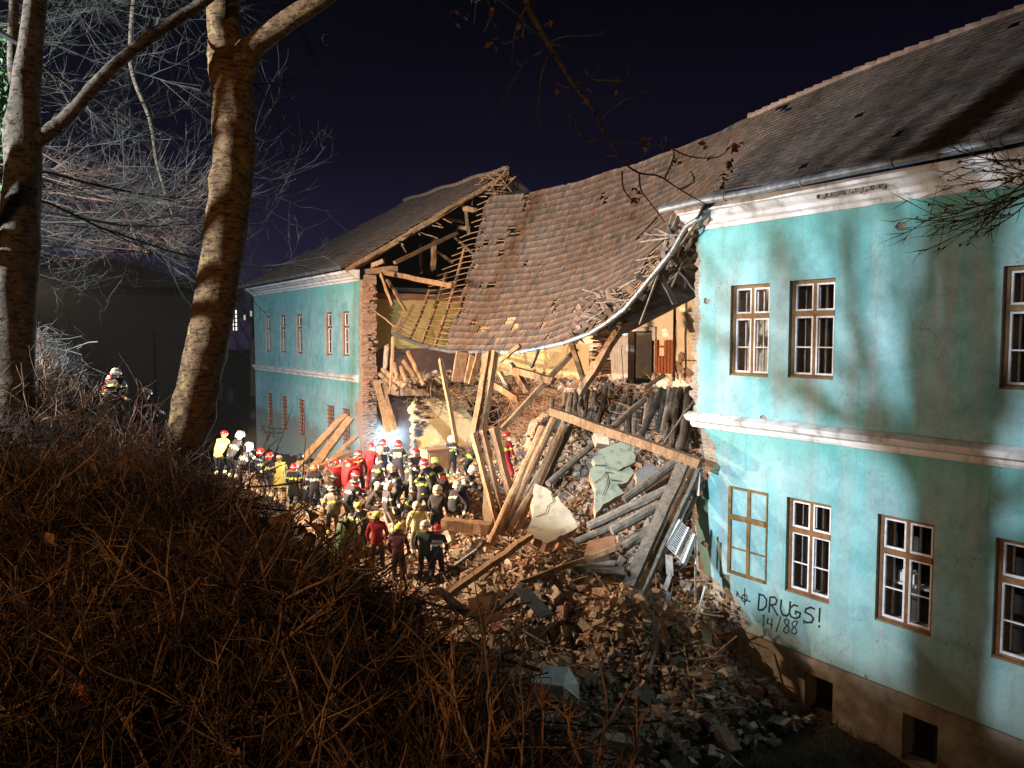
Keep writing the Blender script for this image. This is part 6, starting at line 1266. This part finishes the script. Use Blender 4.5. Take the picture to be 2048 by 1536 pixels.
# bigger single canes in the hedge
canes = [((335, 1290), (450, 1310), (560, 1325), (640, 1345), 3.2, 9), ((640, 1345), (700, 1335), (760, 1300), (900, 1205), 3.2, 7), ((190, 1340), (260, 1420), (340, 1465), (430, 1530), 2.4, 9), ((0, 1330), (120, 1318), (250, 1315), (350, 1350), 2.8, 7), ((500, 1200), (560, 1290), (615, 1330), (640, 1345), 3.4, 6),
 ((800, 1325), (860, 1290), (915, 1250), (965, 1205), 2.9, 9), ((1205, 1470), (1260, 1370), (1310, 1280), (1372, 1165), 3.0, 5), ((1195, 1536), (1210, 1450), (1215, 1410), (1200, 1330), 2.3, 8), ((880, 1400), (900, 1460), (925, 1500), (935, 1560), 2.4, 9), ((905, 1536), (880, 1460), (868, 1400), (845, 1300), 2.4, 8), ((930, 1500), (955, 1460), (970, 1410), (965, 1440), 2.4, 6),
 ((520, 1245), (600, 1180), (680, 1100), (760, 985), 4.2, 5), ((130, 1170), (140, 1110), (145, 1080), (150, 1075), 3.2, 8), ((610, 1040), (680, 1110), (700, 1190), (740, 1260), 3.9, 5), ((815, 1180), (800, 1120), (815, 1060), (840, 1000), 4.2, 4)]
for i, c in enumerate(canes):
    *p4, d_, w_ = c; o = trunk_mesh("cane", [(PD(a, b, d_+k*.05), w2(w_*(1-.18*k), d_)*.9) for k, (a, b) in enumerate(p4)], M['hedgetwig'], hd_, n=7, sub=4, seed=200+i, bumps=.03)
n = 11; r2 = np.random.default_rng(301)
sp = [PD(r2.uniform(840, 1260), r2.uniform(1490, 1640), r2.uniform(2.1, 2.7)) for _ in range(n)]
sg = thing("hedge_sprigs", "few upright orange brown sprigs rising at the bottom centre edge", "sprigs"); crown("twigs", [tuple(p) for p in sp], [(r2.normal(0, .25), r2.normal(0, .25), 1) for _ in range(n)], r2.uniform(.10, .27, n), r2.uniform(.003, .006, n), [(4, .4, .45, .02, .07), (2, .5, .5, .0, .08), (0, 0, 0, 0, 0)], simple("orange_twig", (.36, .19, .09), (.2, .1, .05), 5, bs=0), sg, 302, sides=(6, 4, 3))
# dead leaves: each clump a thing on its own twig
lc = [("cluster of hanging brown beech leaves before the rescue line", [(545, 1050), (575, 1035), (600, 1060), (632, 1070), (650, 1090), (610, 1085), (590, 1095), (560, 1060), (620, 1040), (640, 1060)], 4.1, .10), ("brown leaves drooping just left of the maroon jacket", [(700, 1045), (690, 1090), (720, 1110), (735, 1130), (712, 1150), (725, 1090), (680, 1060), (700, 1120)], 4.1, .10),
 ("single bright orange curled leaf low at the left", [(160, 1365), (150, 1390), (170, 1350)], 2.3, .075), ("curled tan leaf in the hedge's middle left", [(355, 1185), (362, 1180)], 3.4, .09), ("tan leaf below the hanging leaf cluster", [(585, 1175), (592, 1168), (560, 1115)], 4.0, .1), ("brown leaf at the end of the hedge's long cane", [(632, 1298), (628, 1290)], 3.3, .08), ("brown leaf near the hedge's lower middle", [(466, 1415), (470, 1405)], 2.7, .07), ("tan leaf near the hedge's left", [(108, 1250), (102, 1235), (95, 1080)], 3.0, .07), ("pale green leaf in the hedge's upper middle", [(487, 1138), (420, 1140)], 4.2, .07)]
for i, (lab, pts, d_, sz) in enumerate(lc):
    P = [tuple(PD(a+random.gauss(0, 3), b+random.gauss(0, 3), d_+random.uniform(-.1, .1))) for a, b in pts]; tag(leaves("dead_leaf", P, sz, [(.12, .15, .06)] if "green" in lab else ([(.55, .16, .07)] if "orange" in lab else [(.36, .17, .09), (.30, .15, .08)]), M['leaf'], None, 400+i), lab, "leaves", "dead leaves caught in the hedge")
P = rg.uniform(0, 1, (900, 2)); lx = -.3+P[:, 0]*2.6; ly = 1.3+P[:, 1]**1.3*9
tag(leaves('leaf_litter', np.stack([lx, ly, HT(lx, ly)-rg.uniform(.02, .3, 900)], -1), .055, [(.26, .13, .07), (.18, .10, .06), (.30, .19, .10)], M['leaf'], None, 440), 'small withered leaves caught all through the hedge', 'leaf litter', kind='stuff')
# dry grass on the dark yard and slope
def yard(n, rg):
    X = rg.uniform(3, 13.9, n); Y = rg.uniform(3, 22, n); k = (X < 8.4) | (Y < 10.5); X = X[k]; Y = Y[k]; return np.stack([X, Y, G(X, Y)+.05], -1)
splinters("dry_grass", 26000, 61, yard, (.12, .45), (.003, .007), M['grass'], "grass", "dark dry grass and stalks on the bank slope and yard", hor=1.0)
# ------------------------------------------------------------------ dark buildings beyond ------------------------------------------------
bb = thing("background_building", "dark unlit building far behind with one lattice window lit", "building", (0, 0, 0))
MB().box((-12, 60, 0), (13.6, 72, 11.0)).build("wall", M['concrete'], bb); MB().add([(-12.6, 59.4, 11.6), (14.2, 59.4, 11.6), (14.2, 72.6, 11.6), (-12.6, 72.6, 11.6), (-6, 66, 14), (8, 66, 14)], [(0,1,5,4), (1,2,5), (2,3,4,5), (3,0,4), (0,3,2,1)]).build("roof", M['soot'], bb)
def bwin(a, b, c, d, mat, parent=bb, n=(3, 5)):
    p = PY(a, b, 59.97); q = PY(c, d, 59.97); m = MB().box((p.x, 59.93, q.z), (q.x, 59.97, p.z)); f = m.build("window", M[mat], parent); g = MB()
    for i in range(1, n[0]): x = p.x+(q.x-p.x)*i/n[0]; g.box((x-.05, 59.86, q.z), (x+.05, 59.925, p.z))
    for i in range(1, n[1]): z = q.z+(p.z-q.z)*i/n[1]; g.box((p.x, 59.80, z-.04), (q.x, 59.855, z+.04))
    g.build("bars", M['soot'], f)
bwin(458, 620, 474, 661, 'litwin'); bwin(487, 630, 491, 640, 'litwin2', n=(1, 1)); bwin(500, 622, 504, 633, 'litwin2', n=(1, 1)); bwin(436, 765, 446, 800, 'concrete', n=(1, 1)); bwin(455, 778, 468, 806, 'concrete', n=(1, 1))
bw = tag(MB().box((-4, 59.2, .5), (9.5, 59.6, 8.6)).build("boundary_wall", simple("dim_red_brown_wall", (.013, .008, .006), (.009, .006, .005), 1.5)), "dim reddish brown wall in the darkness behind the left hedge", "wall")

# thin dusty air, lit round the lamps
def haze(dens):
    m = bpy.data.materials.new("haze"); m.use_nodes = True; t = m.node_tree; t.nodes.remove(t.nodes["Principled BSDF"]); v = t.nodes.new("ShaderNodeVolumePrincipled"); v.inputs["Color"].default_value = (.9, .9, .9, 1); v.inputs["Density"].default_value = dens; v.inputs["Anisotropy"].default_value = .55
    t.links.new(v.outputs[0], t.nodes["Material Output"].inputs["Volume"]); tag(MB().box((-320, -220, -2), (420, 470, 24)).build("haze", m), kind='stuff')
haze(.0003)

# ball of dust added to give the cold floodlight its halo
bm = bmesh.new(); bmesh.ops.create_uvsphere(bm, u_segments=24, v_segments=14, radius=2.6); me = bpy.data.meshes.new("dust_cloud"); bm.to_mesh(me); bm.free()
m = bpy.data.materials.new("halo_dust_volume"); m.use_nodes = True; t = m.node_tree; t.nodes.remove(t.nodes["Principled BSDF"]); v = t.nodes.new("ShaderNodeVolumePrincipled"); v.inputs["Color"].default_value = (.95, .97, 1, 1); v.inputs["Anisotropy"].default_value = .3
tcn = nd(t, "ShaderNodeTexCoord"); ln = nd(t, "ShaderNodeVectorMath", operation='LENGTH'); t.links.new(tcn.outputs["Object"], ln.inputs[0]); mr = nd(t, "ShaderNodeMapRange"); t.links.new(ln.outputs["Value"], mr.inputs[0])
mr.inputs[1].default_value = .0; mr.inputs[2].default_value = 2.5; mr.inputs[3].default_value = .014; mr.inputs[4].default_value = 0.0; t.links.new(mr.outputs[0], v.inputs["Density"]); t.links.new(v.outputs[0], t.nodes["Material Output"].inputs["Volume"])
me.materials.append(m); o = bpy.data.objects.new("dust_cloud", me); COL.objects.link(o); o.location = lp+Vector((-.3, -.4, 0)); tag(o, "bluish ball of dust added as a halo round the cold floodlight", "dust", kind='stuff')
